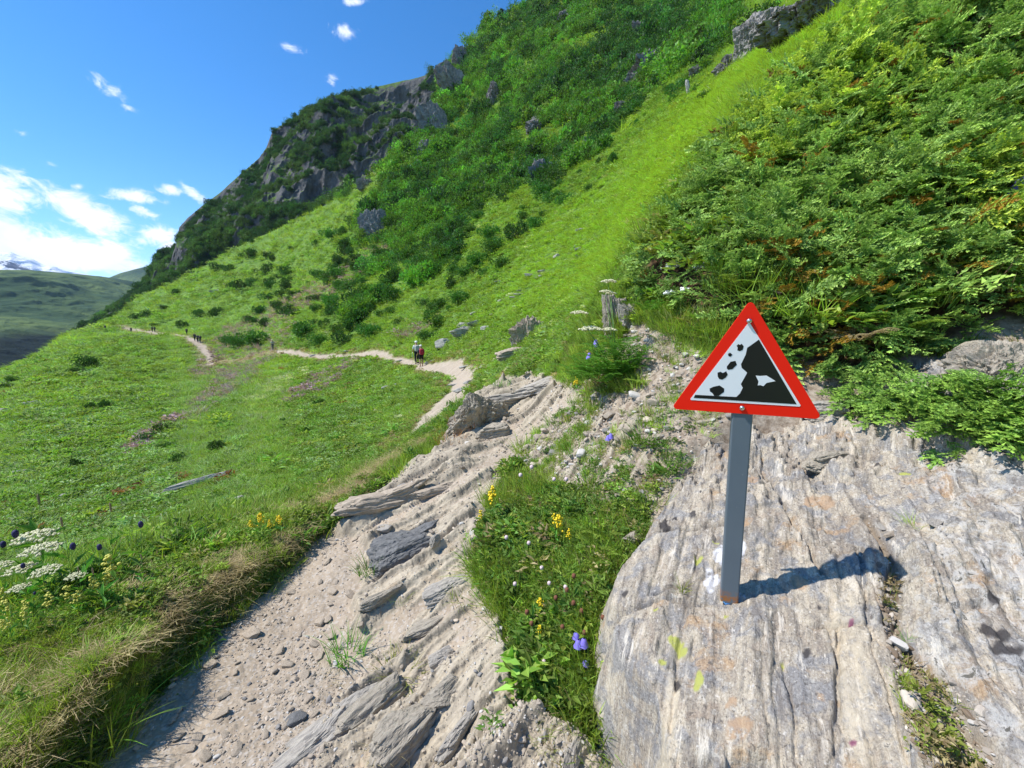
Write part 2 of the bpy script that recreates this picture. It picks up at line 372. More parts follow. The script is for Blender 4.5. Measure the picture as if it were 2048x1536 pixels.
def slabw(px, py):
    X, Y, Zd = pdir(px, py); t = (CAMZ-SLAB_A)/(SLAB_B*X+SLAB_C*Y-Zd); return float(X*t), float(Y*t)
SLABW = [slabw(*p) for p in P_SLAB]
def hit(px, py, r0=.9, r1=260, n=900):
    """first point of the hillside seen through a pixel"""
    px = np.atleast_1d(np.asarray(px, float)); py = np.atleast_1d(np.asarray(py, float)); X, Y, Zd = pdir(px, py); h = np.hypot(X, Y)
    R = np.exp(np.linspace(math.log(r0), math.log(r1), n)); out = np.full((len(px), 3), np.nan)
    for i in range(len(px)):
        a, b = X[i]/h[i], Y[i]/h[i]; e = Zd[i]/h[i]
        g = ground(a*R, b*R, False); k = np.nonzero(g >= CAMZ+e*R)[0]
        if len(k):
            k = k[0]; rr = R[k]
            if k > 0:
                f0 = g[k-1]-(CAMZ+e*R[k-1]); f1 = g[k]-(CAMZ+e*R[k]); rr = R[k-1]+(R[k]-R[k-1])*(-f0/(f1-f0+1e-12))
            out[i] = (a*rr, b*rr, CAMZ+e*rr)
    return out
def pth(px): return math.atan2(*[float(v) for v in pdir(px, 640)[:2]])
RM = [(-100, 60), (-75, 90)]+[(math.degrees(pth(p)), r) for p, r in ((-100,115),(0,120),(100,150),(190,190),(280,250),(480,205),(740,150),(850,140),(862,150),(885,172),(915,200),(1000,205),(1090,212),(1300,225),(1700,150),(2048,80))]+[(75, 70), (95, 60)]
def rmax(th): return np.interp(np.degrees(th), [a for a, _ in RM], [b for _, b in RM])
# ------------------------------------------------------------------ materials
def mat(name):
    m = bpy.data.materials.new(name); m.use_nodes = True; return m, NT(m.node_tree)
def bsdf(t, col, rough=.8, spec=.2, bump=None, bstr=.4, bdist=.01, metal=0):
    b = t.n('ShaderNodeBsdfPrincipled'); o = t.n('ShaderNodeOutputMaterial'); t.l(b.outputs[0], o.inputs[0])
    if isinstance(col, (tuple, list)): b.inputs['Base Color'].default_value = tuple(col)+(1,)
    else: t.l(col, b.inputs['Base Color'])
    if isinstance(rough, (int, float)): b.inputs['Roughness'].default_value = rough
    else: t.l(rough, b.inputs['Roughness'])
    b.inputs['Specular IOR Level'].default_value = spec; b.inputs['Metallic'].default_value = metal
    if bump is not None:
        k = t.n('ShaderNodeBump'); k.inputs['Strength'].default_value = bstr; k.inputs['Distance'].default_value = bdist
        t.l(bump, k.inputs['Height']); t.l(k.outputs[0], b.inputs['Normal'])
    return b
def plain(name, col, rough=.6, spec=.3, metal=0, var=.12, vs=30):
    m, t = mat(name); tc_ = t.n('ShaderNodeTexCoord'); nn = t.noise(tc_.outputs['Object'], vs, 4)
    c = t.mix(nn, tuple(v*(1-var) for v in col), tuple(min(1, v*(1+var)) for v in col))
    bsdf(t, c, rough, spec, nn, .15, .002, metal); return m
def attr(t, name, typ='GEOMETRY'):
    a = t.n('ShaderNodeAttribute', attribute_name=name, attribute_type=typ); return a
def rock_color(t, P, base=((.30, .28, .25), (.46, .42, .36), (.17, .165, .16)), strike=30, fine=1.0, streak=True):
    """grey-beige layered schist: streaks along strike, mottling, rust, lichen"""
    R = t.map(P, rot=(0, 0, radians(strike)), scale=(9*fine, 1.3*fine, .8*fine))
    n1 = t.noise(R, 1.6, 7, .62, .6); n2 = t.noise(P, 7*fine, 6, .6); n3 = t.noise(R, 7, 5, .6, .3); n4 = t.noise(P, 55*fine, 4, .65)
    c = t.mix(t.ramp(n1, .36, .62), base[0], base[1])
    c = t.mix(t.m('MULTIPLY', t.ramp(n3, .50, .70), .75), c, base[2])
    c = t.mix(t.m('MULTIPLY', t.ramp(n2, .55, .72), .55), c, tuple(v*1.25 for v in base[1]))
    c = t.mix(t.m('MULTIPLY', t.ramp(t.noise(P, 3.1*fine, 4, .6), .60, .72), .45), c, (.42, .26, .13))
    c = t.mix(.55, c, t.mix(t.ramp(n4, .3, .7), (.35, .35, .35), (.72, .72, .70)), 'SOFT_LIGHT')
    return c, n1, n2, n3, n4
def ground_material():
    m, t = mat('hillside_ground'); g = t.n('ShaderNodeNewGeometry'); P = g.outputs['Position']
    bare = attr(t, 'bare').outputs['Fac']; rock = attr(t, 'rock').outputs['Fac']; scree = attr(t, 'scree').outputs['Fac']; bank = attr(t, 'bank').outputs['Fac']; verge = attr(t, 'verge').outputs['Fac']
    crag = attr(t, 'crag').outputs['Fac']
    # grass floor
    gn = t.noise(P, .11, 8, .62); g2 = t.noise(P, 1.3, 7, .7); g3 = t.noise(P, 14, 4, .7)
    gc = t.mix(t.ramp(gn, .35, .65), (.10, .20, .03), (.17, .28, .045))
    gc = t.mix(t.ramp(g2, .42, .66), gc, (.045, .09, .02)); gc = t.mix(t.m('MULTIPLY', t.ramp(g3, .5, .75), .6), gc, (.13, .15, .05))
    straw = t.mix(g3, (.30, .235, .12), (.17, .13, .07))
    gc = t.mix(t.m('MULTIPLY', verge, t.ramp(g2, .35, .55)), gc, straw)
    gc = t.mix(t.m('MULTIPLY', bank, t.ramp(t.noise(P, 5, 5), .40, .62)), gc, t.mix(g3, (.20, .15, .08), (.12, .12, .04)))
    # trodden path
    p1 = t.noise(P, 2.2, 6, .6); p2 = t.noise(P, 26, 6, .7); vo = t.n('ShaderNodeTexVoronoi'); t.l(P, vo.inputs['Vector']); vo.inputs['Scale'].default_value = 90
    pc = t.mix(t.ramp(p1, .35, .65), (.30, .242, .178), (.40, .33, .25))
    pc = t.mix(t.m('MULTIPLY', t.ramp(p2, .52, .72), .5), pc, (.50, .44, .37)); pc = t.mix(t.m('MULTIPLY', t.ramp(p2, .50, .32), .55), pc, (.26, .205, .155))
    vr = t.n('ShaderNodeSeparateColor'); t.l(vo.outputs['Color'], vr.inputs[0])
    pc = t.mix(t.m('MULTIPLY', t.ramp(vr.outputs[0], .72, .9), .4), pc, (.50, .47, .43))
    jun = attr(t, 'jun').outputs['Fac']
    rc, n1, n2, n3, n4 = rock_color(t, P, base=((.30, .255, .195), (.43, .37, .28), (.18, .155, .12)), strike=55)
    sc_ = t.mix(t.ramp(p2, .38, .62), (.19, .145, .105), (.38, .32, .255))
    c = t.mix(scree, gc, sc_); c = t.mix(bare, c, pc); c = t.mix(rock, c, rc)
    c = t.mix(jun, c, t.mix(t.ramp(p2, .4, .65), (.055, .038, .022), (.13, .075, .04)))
    c = t.mix(crag, c, t.mix(t.ramp(t.noise(P, .6, 8, .65), .35, .65), (.13, .125, .12), (.33, .32, .30)))
    hgt = t.m('ADD', t.m('MULTIPLY', p2, .6), t.m('ADD', t.m('MULTIPLY', n3, .5), t.m('MULTIPLY', vo.outputs['Distance'], .3)))
    bsdf(t, c, .92, .12, hgt, .8, .006); return m
M_GROUND = ground_material()
def leafmat(name, base, tint='vcol', var=.25, trans=.3, rough=.55, spec=.25, inst=False, hue=.03):
    """foliage: per-copy and per-leaf variation; inst reads the tint carried by each scattered copy"""
    m, t = mat(name); oi = t.n('ShaderNodeObjectInfo'); v = attr(t, 'shade').outputs['Fac']
    if inst: c = attr(t, 'tint', 'INSTANCER').outputs['Color']
    else:
        r_ = t.n('ShaderNodeRGB'); r_.outputs[0].default_value = tuple(base)+(1,); c = r_.outputs[0]
    P = t.n('ShaderNodeNewGeometry').outputs['Position']
    k = t.n('ShaderNodeHueSaturation'); t.l(c, k.inputs['Color'])
    rnd = t.m('SUBTRACT', oi.outputs['Random'], .5)
    t.l(t.m('ADD', .5, t.m('MULTIPLY', t.m('ADD', t.m('SUBTRACT', v, .5), rnd), hue)), k.inputs['Hue'])
    t.l(t.m('ADD', 1.0, t.m('MULTIPLY', t.m('ADD', t.m('SUBTRACT', v, .5), rnd), var*2)), k.inputs['Value'])
    b = t.n('ShaderNodeBsdfPrincipled'); t.l(k.outputs[0], b.inputs['Base Color']); b.inputs['Roughness'].default_value = rough; b.inputs['Specular IOR Level'].default_value = spec
    tr = t.n('ShaderNodeBsdfTranslucent'); tc2 = t.mix(1.0, k.outputs[0], (1.1, 1.25, .45), 'MULTIPLY'); t.l(tc2, tr.inputs[0])
    ms = t.n('ShaderNodeMixShader'); ms.inputs[0].default_value = trans; t.l(b.outputs[0], ms.inputs[1]); t.l(tr.outputs[0], ms.inputs[2])
    o = t.n('ShaderNodeOutputMaterial'); t.l(ms.outputs[0], o.inputs[0]); return m
M_TINT = leafmat('meadow_leaf', (0, 0, 0), inst=True, var=.3, trans=.4)
# ------------------------------------------------------------------ hillside mesh
def build_hillside():
    fr = np.linspace(radians(-60), radians(60), 1060); bk = np.concatenate([np.linspace(radians(-180), radians(-60), 30)[:-1]]); bk2 = np.linspace(radians(60), radians(180), 30)[1:]
    th = np.concatenate([bk, fr, bk2]); nt = len(th)
    l1 = np.linspace(math.log(.45), math.log(1.0), 16)[:-1]; l2 = np.arange(math.log(1.0), math.log(6.0), .0032); n3 = 620
    rm = rmax(th); near = np.concatenate([l1, l2]); L = np.empty((nt, len(near)+n3)); L[:, :len(near)] = near
    tt = np.linspace(0, 1, n3+1)[1:]; L[:, len(near):] = math.log(6.0)+tt[None]*(np.log(rm)[:, None]-math.log(6.0))
    R = np.exp(L); X = R*np.sin(th)[:, None]; Y = R*np.cos(th)[:, None]
    z, mk, px, py = ground(X.ravel(), Y.ravel()); z = z.reshape(X.shape)
    # crest falls away behind
    ks = np.array([1.015, 1.05, 1.12, 1.3, 1.6]); Rb = rm[:, None]*ks[None]; Xb = Rb*np.sin(th)[:, None]; Yb = Rb*np.cos(th)[:, None]; zb = z[:, -1:]-(ks[None]-1)*rm[:, None]*.8
    X = np.concatenate([X, Xb], 1); Y = np.concatenate([Y, Yb], 1); Zz = np.concatenate([z, zb], 1); nr = X.shape[1]
    V = np.stack([X, Y, Zz], -1).reshape(-1, 3)
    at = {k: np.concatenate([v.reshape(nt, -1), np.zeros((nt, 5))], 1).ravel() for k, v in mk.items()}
    at['crag'] = np.zeros(len(V))
    i = np.arange(nt-1)[:, None]*nr; j = np.arange(nr-1)[None]; F = np.stack([i+j, i+nr+j, i+nr+j+1, i+j+1], -1).reshape(-1, 4)[:, ::-1]
    # near part and far part of the walked ground become the path, the rest the hillside
    b = at['bare'][F].mean(1) > .5
    def sub(name, sel, kind):
        f = F[sel]; u, inv = np.unique(f, return_inverse=True)
        me = fastmesh(name, V[u], [inv.reshape(f.shape)], [M_GROUND], True, {k: a[u] for k, a in at.items()})
        o = mobj(name, me); tag(o, kind='structure'); return o
    sub('hillside', ~b, 0); sub('path', b, 0)
build_hillside()
# ------------------------------------------------------------------ far mountains
def hill(name, top, base, nu, nv, amp, lam, material, seed, bulge=0.0, back=.6, attrs=None, oct=6, ridge=True, tk=.93):
    tp = np.array(top, float); bp = np.array(base, float); u = np.linspace(0, 1, nu)
    def samp(a, pxs):
        return np.interp(pxs, a[:, 0], a[:, 1]), np.interp(pxs, a[:, 0], a[:, 2])
    pxs = tp[0, 0]+(tp[-1, 0]-tp[0, 0])*u
    ty, tr = samp(tp, pxs); by, br = samp(bp, pxs)
    T = np.stack(pr(pxs, ty, tr), -1); B = np.stack(pr(pxs, by, br), -1); v = np.linspace(0, 1, nv)[None, :, None]
    P = B[:, None]*(1-v)+T[:, None]*v
    P[..., 2] += bulge*np.sin(v[..., 0]*pi)*(T[:, None, 2]-B[:, None, 2])
    d = B-T; d[:, 2] = 0; d /= np.linalg.norm(d, axis=1)[:, None]; d = d*.85+np.array([0, 0, .5])
    q = P.reshape(-1, 3)/lam; nn = fb3(q[:, 0], q[:, 1], q[:, 2]*.7, oct, seed, .52, ridge).reshape(nu, nv)-(.32 if ridge else 0)
    edge = (sst(0, .1, v[..., 0])*(1-tk*sst(.90, 1, v[..., 0])))
    P = P+d[:, None]*(nn*amp*edge)[..., None]
    ks = np.linspace(0, 1, 6)[1:]; bk = T[:, None].repeat(5, 1)-d[:, None]*0; dd = T-B; dd[:, 2] = 0; dd /= np.linalg.norm(dd, axis=1)[:, None]
    H = (T[:, 2]-B[:, 2])[:, None, None]
    bk = P[:, -1:, :]+dd[:, None]*(ks[None, :, None]*np.abs(H)*1.2)-np.array([0, 0, 1.])*(ks[None, :, None]*np.abs(H)*back)
    P = np.concatenate([P, bk], 1); n = P.shape[1]
    i = np.arange(nu-1)[:, None]*n; j = np.arange(n-1)[None]; F = np.stack([i+j, i+n+j, i+n+j+1, i+j+1], -1).reshape(-1, 4)
    me = fastmesh(name, P.reshape(-1, 3), [F], [material], True); o = mobj(name, me); tag(o, kind='structure')
    return o, P[:, :nv], T, B
def cliff_material():
    m, t = mat('mountain_rock_and_turf'); g = t.n('ShaderNodeNewGeometry'); P = g.outputs['Position']; N = t.n('ShaderNodeSeparateXYZ'); t.l(g.outputs['Normal'], N.inputs[0])
    R = t.map(P, rot=(0, 0, .6), scale=(1, 1, .35)); n1 = t.noise(R, .12, 9, .68, .5); n2 = t.noise(P, .02, 6, .6); n3 = t.noise(P, .5, 6, .7)
    rk = t.mix(t.ramp(n1, .38, .62), (.060, .062, .066), (.165, .162, .158)); rk = t.mix(t.m('MULTIPLY', t.ramp(n3, .55, .7), .6), rk, (.26, .25, .235))
    gr = t.mix(t.ramp(n3, .35, .65), (.045, .09, .025), (.13, .20, .05))
    f = t.m('ADD', t.m('MULTIPLY', N.outputs[2], 1.0), t.m('MULTIPLY', t.m('SUBTRACT', t.m('ADD', n2, t.m('MULTIPLY', n3, .5)), .75), 1.5))
    c = t.mix(t.ramp(f, .42, .60), rk, gr); bsdf(t, c, .95, .1, t.m('ADD', n1, t.m('MULTIPLY', n3, .5)), 1.0, 2.5); return m
M_CLIFF = cliff_material()
TOPB = [(150,668,500),(185,648,470),(235,610,445),(275,585,430),(300,560,420),(322,520,410),(345,505,405),(355,482,400),(358,455,395),(375,435,390),(405,410,385),(440,385,380),(480,350,370),(520,315,365),(533,295,360),(545,262,360),
    (590,235,355),(615,220,352),(640,210,350),(700,195,345),(760,172,335),(820,158,325),(850,150,320),(880,128,310),(915,125,300),(960,140,300),(1000,140,300),(1060,130,300)]
cliffo, PB, _, _ = hill('cliff_mountain', TOPB, [(150,720,300),(185,700,300),(280,650,300),(480,545,262),(740,425,205),(860,340,180),(950,330,190),(1060,300,220)], 900, 420, 26, 75, M_CLIFF, 201, .0, tk=.93)
def far_material():
    m, t = mat('far_hill_pasture'); P = t.n('ShaderNodeNewGeometry').outputs['Position']; n1 = t.noise(P, .004, 8, .65, .8); n2 = t.noise(t.map(P, scale=(1, 1, 3)), .02, 7, .7)
    sx = t.n('ShaderNodeSeparateXYZ'); t.l(P, sx.inputs[0])
    c = t.mix(t.ramp(n1, .42, .6), (.12, .17, .055), (.045, .085, .035)); c = t.mix(t.m('MULTIPLY', t.ramp(n2, .48, .62), .8), c, (.045, .085, .045))
    low = t.ramp(t.m('ADD', sx.outputs[2], t.m('MULTIPLY', t.m('SUBTRACT', n1, .5), 40)), -14, -32); c = t.mix(low, c, (.012, .020, .014))  # mountain shadow on the foot of the hill, painted into its colour
    bsdf(t, c, .95, .05, t.m('ADD', n1, t.m('MULTIPLY', n2, .3)), 1.0, 30); return m
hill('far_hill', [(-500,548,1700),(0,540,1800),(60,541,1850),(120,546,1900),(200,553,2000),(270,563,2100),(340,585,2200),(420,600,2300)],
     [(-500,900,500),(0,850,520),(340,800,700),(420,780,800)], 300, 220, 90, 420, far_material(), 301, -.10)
def snow_material():
    m, t = mat('snowy_peak_rock'); g = t.n('ShaderNodeNewGeometry'); P = g.outputs['Position']; n1 = t.noise(P, .0016, 8, .62, .4); n2 = t.noise(P, .006, 7, .7)
    c = t.mix(t.ramp(n2, .4, .62), (.045, .055, .085), (.10, .11, .14)); sn = t.ramp(t.m('ADD', t.m('MULTIPLY', n1, .8), t.m('MULTIPLY', n2, .35)), .495, .515)
    c = t.mix(sn, c, (.85, .87, .9)); bsdf(t, c, .9, .1, n2, 1.0, 40); return m
hill('snowy_mountain', [(-500,430,6500),(-200,470,6300),(-60,498,6200),(0,505,6000),(22,504,6000),(40,512,6000),(65,518,6000),(85,529,6000),(110,533,6000),(130,541,6000),(160,546,6000),(190,553,6000),(240,560,6000)],
     [(-500,640,4600),(240,640,4600)], 260, 120, 170, 900, snow_material(), 401, .0)
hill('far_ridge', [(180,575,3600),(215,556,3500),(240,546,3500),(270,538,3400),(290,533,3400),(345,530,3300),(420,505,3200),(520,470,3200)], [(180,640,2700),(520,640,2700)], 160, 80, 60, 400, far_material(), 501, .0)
# ------------------------------------------------------------------ bedrock slab carrying the sign
def slab_detail(x, y):
    ca, sa = cos(radians(29)), sin(radians(29)); al = x*sa+y*ca; ac = x*ca-y*sa
    z = SLAB_A+SLAB_B*x+SLAB_C*y
    px, py = proj(x, y, z)
    wa = ac+.02*fb2(al*1.5, ac*2, 3, 131)+.006*fb2(al*6, ac*10, 3, 132)
    h = .012*fb2(al*1.3, ac*3.4, 3, 133)+.006*np.round(fb2(x*6, y*6, 4, 127)*3)/1.5+.008*fb2(al*2, ac*16, 4, 134, .55)+.0055*fb2(al*11, ac*50, 4, 135, .65)+.0045*fb2(x*45, y*45, 4, 136, .6)-.006*sst(.35, .6, fb2(x*13, y*13, 3, 137))
    for per, am, k in ((.30, .024, 1), (.11, .010, 2)):
        q = wa/per+.37*k; qi = np.floor(q); fr = q-qi
        h = h+am*(.5+.5*vn2(al*1.4+qi*5.3, qi*2.1, 140+k))*np.where(fr < .9, fr/.9, 1-(fr-.9)/.1)
    lv = fb2(al*1.2, ac*5.5, 4, 138)*5+fb2(x*5, y*5, 3, 139); h = h+.009*(np.floor(lv)+sst(.70, .82, lv-np.floor(lv)))
    lv = fb2(al*3, ac*3.4, 4, 148)*4; h = h+.010*(np.floor(lv)+sst(.75, .85, lv-np.floor(lv)))*sst(.0, .25, vn2(x*2.2, y*2.2, 149))
    for q in range(13):
        rr_ = np.random.default_rng(300+q); cx, cy_ = rr_.uniform(1260, 2040), rr_.uniform(860, 1530); a0, b0 = slabw(cx, cy_); an = radians(29)+rr_.normal(0, .12) if q % 3 else radians(29+80)+rr_.normal(0, .3); L_ = rr_.uniform(.12, .4)
        jd, _, _ = polyd(x+.03*vn2(x*6, y*6, 400+q)+.008*vn2(x*25, y*25, 430+q), y+.03*vn2(x*6, y*6, 460+q), [(a0-sin(an)*L_, b0-cos(an)*L_), (a0+sin(an)*L_, b0+cos(an)*L_)]); h = h-rr_.uniform(.012, .028)*np.exp(-(jd/rr_.uniform(.004, .008))**2)
    # cross joints and blocky upper part
    j1, _, _ = polyd(x+.02*vn2(x*9, y*9, 3), y+.02*vn2(x*9, y*9, 4), [slabw(1228, 1222), slabw(1300, 1208), slabw(1420, 1196)])
    j2, _, _ = polyd(x+.02*vn2(x*7, y*7, 5), y+.02*vn2(x*7, y*7, 6), [slabw(1450, 925), slabw(1560, 950), slabw(1650, 935), slabw(1760, 960)])
    j3, _, _ = polyd(x+.015*vn2(x*8, y*8, 8), y+.01*vn2(x*7, y*7, 9), [slabw(1590, 1500), slabw(1582, 1400), slabw(1575, 1320)])
    j4, _, _ = polyd(x+.015*vn2(x*8, y*8, 12), y+.01*vn2(x*7, y*7, 13), [slabw(1720, 1160), slabw(1745, 1230), slabw(1770, 1290)])
    h = h-.030*np.exp(-(j1/.010)**2)-.035*np.exp(-(j2/.018)**2)-.016*np.exp(-(j3/.005)**2)-.03*np.exp(-(j4/.010)**2)
    upb = sst(1000, 900, py); bl = fb2(x*4, y*4, 3, 151); bl2 = fb2(al*5, ac*9, 4, 153)*3; h = h+upb*(.09*np.round(bl*2.8)/2.8+.022*(np.floor(bl2)+sst(.7, .85, bl2-np.floor(bl2)))+.02*fb2(al*9, ac*20, 4, 152))
    # dirt-filled trough right of the slab face
    g, sg, _ = polyd(x+.03*vn2(x*5, y*5, 161), y+.03*vn2(x*5, y*5, 162), [slabw(1745, 1040), slabw(1790, 1120), slabw(1800, 1260), slabw(1850, 1400), slabw(1930, 1560), slabw(2050, 2000)])
    wdt = .012+(.016+.03*vn2(x*4, y*4, 163)+.03*sst(1200, 1500, py))*sst(1110, 1230, py); tr = 1-sst(.35, 1.1, g/np.maximum(wdt, .01)); h = h-.035*tr+tr*(.014*fb2(x*22, y*22, 4, 164)+.01*fb2(x*9, y*9, 3, 165))
    rt = sst(1780, 1900, px+50*vn2(x*4, y*4, 170)); bl3 = fb2(al*2.6, ac*6, 4, 172)*4; h = h+rt*(.05*fb2(al*3, ac*7, 4, 171)+.045+.014*(np.floor(bl3)+sst(.7, .85, bl3-np.floor(bl3))))
    # bottom hole
    hole = np.exp(-((px-1480)/110)**2-((py-1530)/22)**2); h = h-.09*hole*sst(-.2, .3, vn2(x*25, y*25, 9)+.3)
    return z+h, px, py, tr, rt
def bedrock_material():
    m, t = mat('bedrock_schist'); P = t.n('ShaderNodeNewGeometry').outputs['Position']; a = lambda k: attr(t, k).outputs['Fac']
    R = t.map(P, rot=(0, 0, radians(29)), scale=(12, 2.4, .8)); n1 = t.noise(R, 1.3, 8, .66, .12); n3 = t.noise(R, 5, 6, .7, .15); n2 = t.noise(P, 9, 7, .65, .6); n5 = t.noise(P, 34, 5, .65); n4 = t.noise(P, 160, 4, .7)
    c = t.mix(t.ramp(n1, .40, .62), (.25, .213, .175), (.47, .405, .315)); c = t.mix(t.m('MULTIPLY', t.ramp(n3, .50, .66), .8), c, (.165, .15, .14))
    c = t.mix(t.m('MULTIPLY', t.ramp(n3, .45, .33), .6), c, (.52, .465, .385))
    c = t.mix(t.m('MULTIPLY', t.ramp(n2, .50, .58), .75), c, (.20, .20, .21)); c = t.mix(t.m('MULTIPLY', t.ramp(n2, .43, .34), .45), c, (.30, .225, .17))
    c = t.mix(t.m('MULTIPLY', t.ramp(t.noise(P, 6, 5, .6), .60, .66), .75), c, (.36, .24, .14))
    c = t.mix(t.m('MULTIPLY', t.ramp(n5, .58, .68), .6), c, (.20, .185, .17)); c = t.mix(t.m('MULTIPLY', t.ramp(n5, .42, .33), .5), c, (.48, .45, .40))
    c = t.mix(t.m('MULTIPLY', t.ramp(t.noise(R, 22, 5, .75), .54, .66), .55), c, (.13, .11, .095)); c = t.mix(.85, c, t.mix(t.ramp(n4, .3, .7), (.22, .22, .22), (.82, .82, .79)), 'SOFT_LIGHT')
    sp1 = t.noise(P, 85, 3, .6); c = t.mix(t.m('MULTIPLY', t.ramp(sp1, .62, .66), .7), c, (.09, .08, .07)); c = t.mix(t.m('MULTIPLY', t.ramp(sp1, .36, .32), .6), c, (.62, .58, .52))
    st_ = t.noise(t.map(P, rot=(0, 0, radians(29)), scale=(24, 3.2, 1)), 1.5, 7, .75, .25); pm_ = t.ramp(t.noise(P, 4.5, 5, .6), .42, .58); c = t.mix(t.m('MULTIPLY', t.ramp(st_, .555, .60), t.m('MULTIPLY', pm_, .75)), c, (.64, .58, .49)); c = t.mix(t.m('MULTIPLY', t.ramp(st_, .44, .39), t.m('MULTIPLY', pm_, .5)), c, (.16, .135, .115))
    lich = t.m('MULTIPLY', a('right'), t.ramp(t.noise(P, 19, 8, .75, .5), .50, .58)); c = t.mix(t.m('MULTIPLY', lich, .65), c, (.47, .455, .43))
    blk = t.m('MULTIPLY', a('right'), t.ramp(t.noise(P, 19, 5, .7, .5), .61, .65)); c = t.mix(t.m('MULTIPLY', blk, .85), c, (.07, .065, .05))
    vo = t.n('ShaderNodeTexVoronoi'); t.l(t.v('ADD', P, None) if False else P, vo.inputs['Vector']); vo.inputs['Scale'].default_value = 16; vs = t.n('ShaderNodeSeparateColor'); t.l(vo.outputs['Color'], vs.inputs[0])
    sp_ = t.m('MULTIPLY', t.ramp(t.m('ADD', vo.outputs['Distance'], t.m('MULTIPLY', n5, .35)), .33, .29), t.ramp(vs.outputs[0], .82, .84)); c = t.mix(t.m('MULTIPLY', sp_, .7), c, (.10, .085, .075))
    for k, col in (('cream', (.60, .51, .37)), ('rust', (.38, .25, .15)), ('lichen', (.36, .37, .10)), ('white', (.58, .58, .60)), ('dark', (.05, .045, .045)), ('ring', (.25, .08, .14))):
        c = t.mix(t.m('MULTIPLY', a(k), t.ramp(n5, .36, .50) if k in ('rust', 'white', 'cream') else t.ramp(n5, .25, .36)), c, col)
    dirt = t.mix(t.noise(P, 40, 5, .7), (.17, .13, .095), (.36, .30, .23)); c = t.mix(a('dirt'), c, dirt)
    h = t.m('ADD', t.m('MULTIPLY', n3, .9), t.m('ADD', t.m('MULTIPLY', n5, .5), t.m('MULTIPLY', n4, .25)))
    bsdf(t, c, .85, .18, h, 1.0, .010); return m
def build_slab():
    W_ = np.array(SLABW); x0, x1 = max(W_[:, 0].min(), .1)-.3, min(W_[:, 0].max(), 3.4)+.2; y0, y1 = max(W_[:, 1].min(), -.6)-.2, W_[:, 1].max()+.3
    def axis(a, b, f): # fine where near the camera
        return np.arange(a, b, f)
    xs = axis(x0, x1, .0044); ys = axis(y0, y1, .0044); X, Y = np.meshgrid(xs, ys, indexing='ij'); x = X.ravel(); y = Y.ravel()
    z, px, py, tr, rt = slab_detail(x, y)
    sd_ = sdpoly(x+.022*fb2(x*7, y*7, 3, 181), y+.022*fb2(x*7, y*7, 3, 182), SLABW)
    ca, sa = cos(radians(29)), sin(radians(29)); al = x*sa+y*ca; ac = x*ca-y*sa
    dep = np.interp(y, [.5, 1.0, 1.6, 2.2], [.42, .36, .20, .12])
    out = np.clip(-sd_, 0, .2); z = z-.020*(1-sst(0, .06, sd_))-dep*np.clip(out/.075, 0, 1.7)**.8+(out > 0)*.035*fb2(al*4+z*3, ac*5-z*9, 4, 183)*np.clip(out/.03, 0, 1)
    gz = ground(x, y, False); keep = (sd_ > -.16) & ((z > gz-.06) | (sd_ > -.02))
    at = dict(dirt=np.clip(tr*1.2+.5*vn2(x*30, y*30, 5)*tr, 0, 1), right=rt)
    jn = 9*fb2(x*28, y*28, 3, 190); jm = 9*fb2(x*28, y*28, 3, 191)
    def blob(lst):
        o = np.zeros(x.shape)
        for (cx, cy_, rx, ry) in lst: o = np.maximum(o, 1-sst(.8, 1.1, np.hypot((px+jn-cx)/rx, (py+jm-cy_)/ry)))
        return o
    at['white'] = blob([(1441, 1108, 15, 18), (1422, 1155, 14, 24), (1478, 1105, 15, 15), (1470, 1192, 20, 7), (1500, 1385, 6, 3)])*.9
    at['lichen'] = blob([(1350, 1286, 16, 11), (1362, 1300, 9, 8), (1398, 1362, 11, 17), (1328, 1328, 8, 8), (1432, 1080, 6, 4), (1396, 1116, 8, 6), (1808, 945, 12, 6), (1567, 1320, 4, 4), (1455, 1226, 5, 4), (1310, 1228, 4, 4)])
    at['rust'] = blob([(1640, 990, 32, 18), (1600, 1160, 22, 14), (1502, 960, 14, 9), (1490, 1045, 11, 9), (1480, 1460, 32, 28), (1462, 1405, 9, 12)])*.75
    at['dark'] = blob([(1328, 1052, 11, 14), (1350, 1032, 6, 4), (1386, 1030, 9, 8), (1356, 1364, 8, 13), (1538, 994, 8, 6), (1532, 926, 9, 4), (1250, 1195, 5, 8), (1405, 982, 3, 3), (1640, 1210, 5, 4), (1612, 1300, 9, 8), (1703, 1242, 3, 2.4), (1708, 1471, 5, 4.4), (1985, 1210, 15, 14), (1995, 1275, 30, 14), (2010, 1310, 34, 17), (1965, 1270, 12, 14), (1760, 930, 9, 6)])*.92
    at['ring'] = np.clip(np.maximum(1-sst(.85, 1.1, np.hypot((px-1703)/6, (py-1242)/5)), 1-sst(.9, 1.05, np.hypot((px-1708)/9, (py-1471)/8)))*1.0, 0, 1)*.8
    st = np.clip(sst(40, 15, np.abs(px-1690-.18*(py-1250)+22*vn2(al*3, ac*8, 195)))*sst(1130, 1240, py)*(.55+.5*vn2(x*12, y*12, 196)), 0, 1)
    st2 = np.clip(sst(20, 8, np.abs(px-1345+.1*(py-1400)+16*vn2(al*3, ac*8, 197)))*sst(1250, 1290, py)*(.6+.5*vn2(x*12, y*12, 198)), 0, 1); at['cream'] = np.maximum(st, st2)*.8
    n = len(ys); i = np.arange(len(xs)-1)[:, None]*n; j = np.arange(n-1)[None]; F = np.stack([i+j, i+n+j, i+n+j+1, i+j+1], -1).reshape(-1, 4); F = F[keep[F].all(1)]
    u, inv = np.unique(F, return_inverse=True); V = np.stack([x, y, z], 1)
    me = fastmesh('rock_slab', V[u], [inv.reshape(F.shape)], [bedrock_material()], True, {k: a[u] for k, a in at.items()})
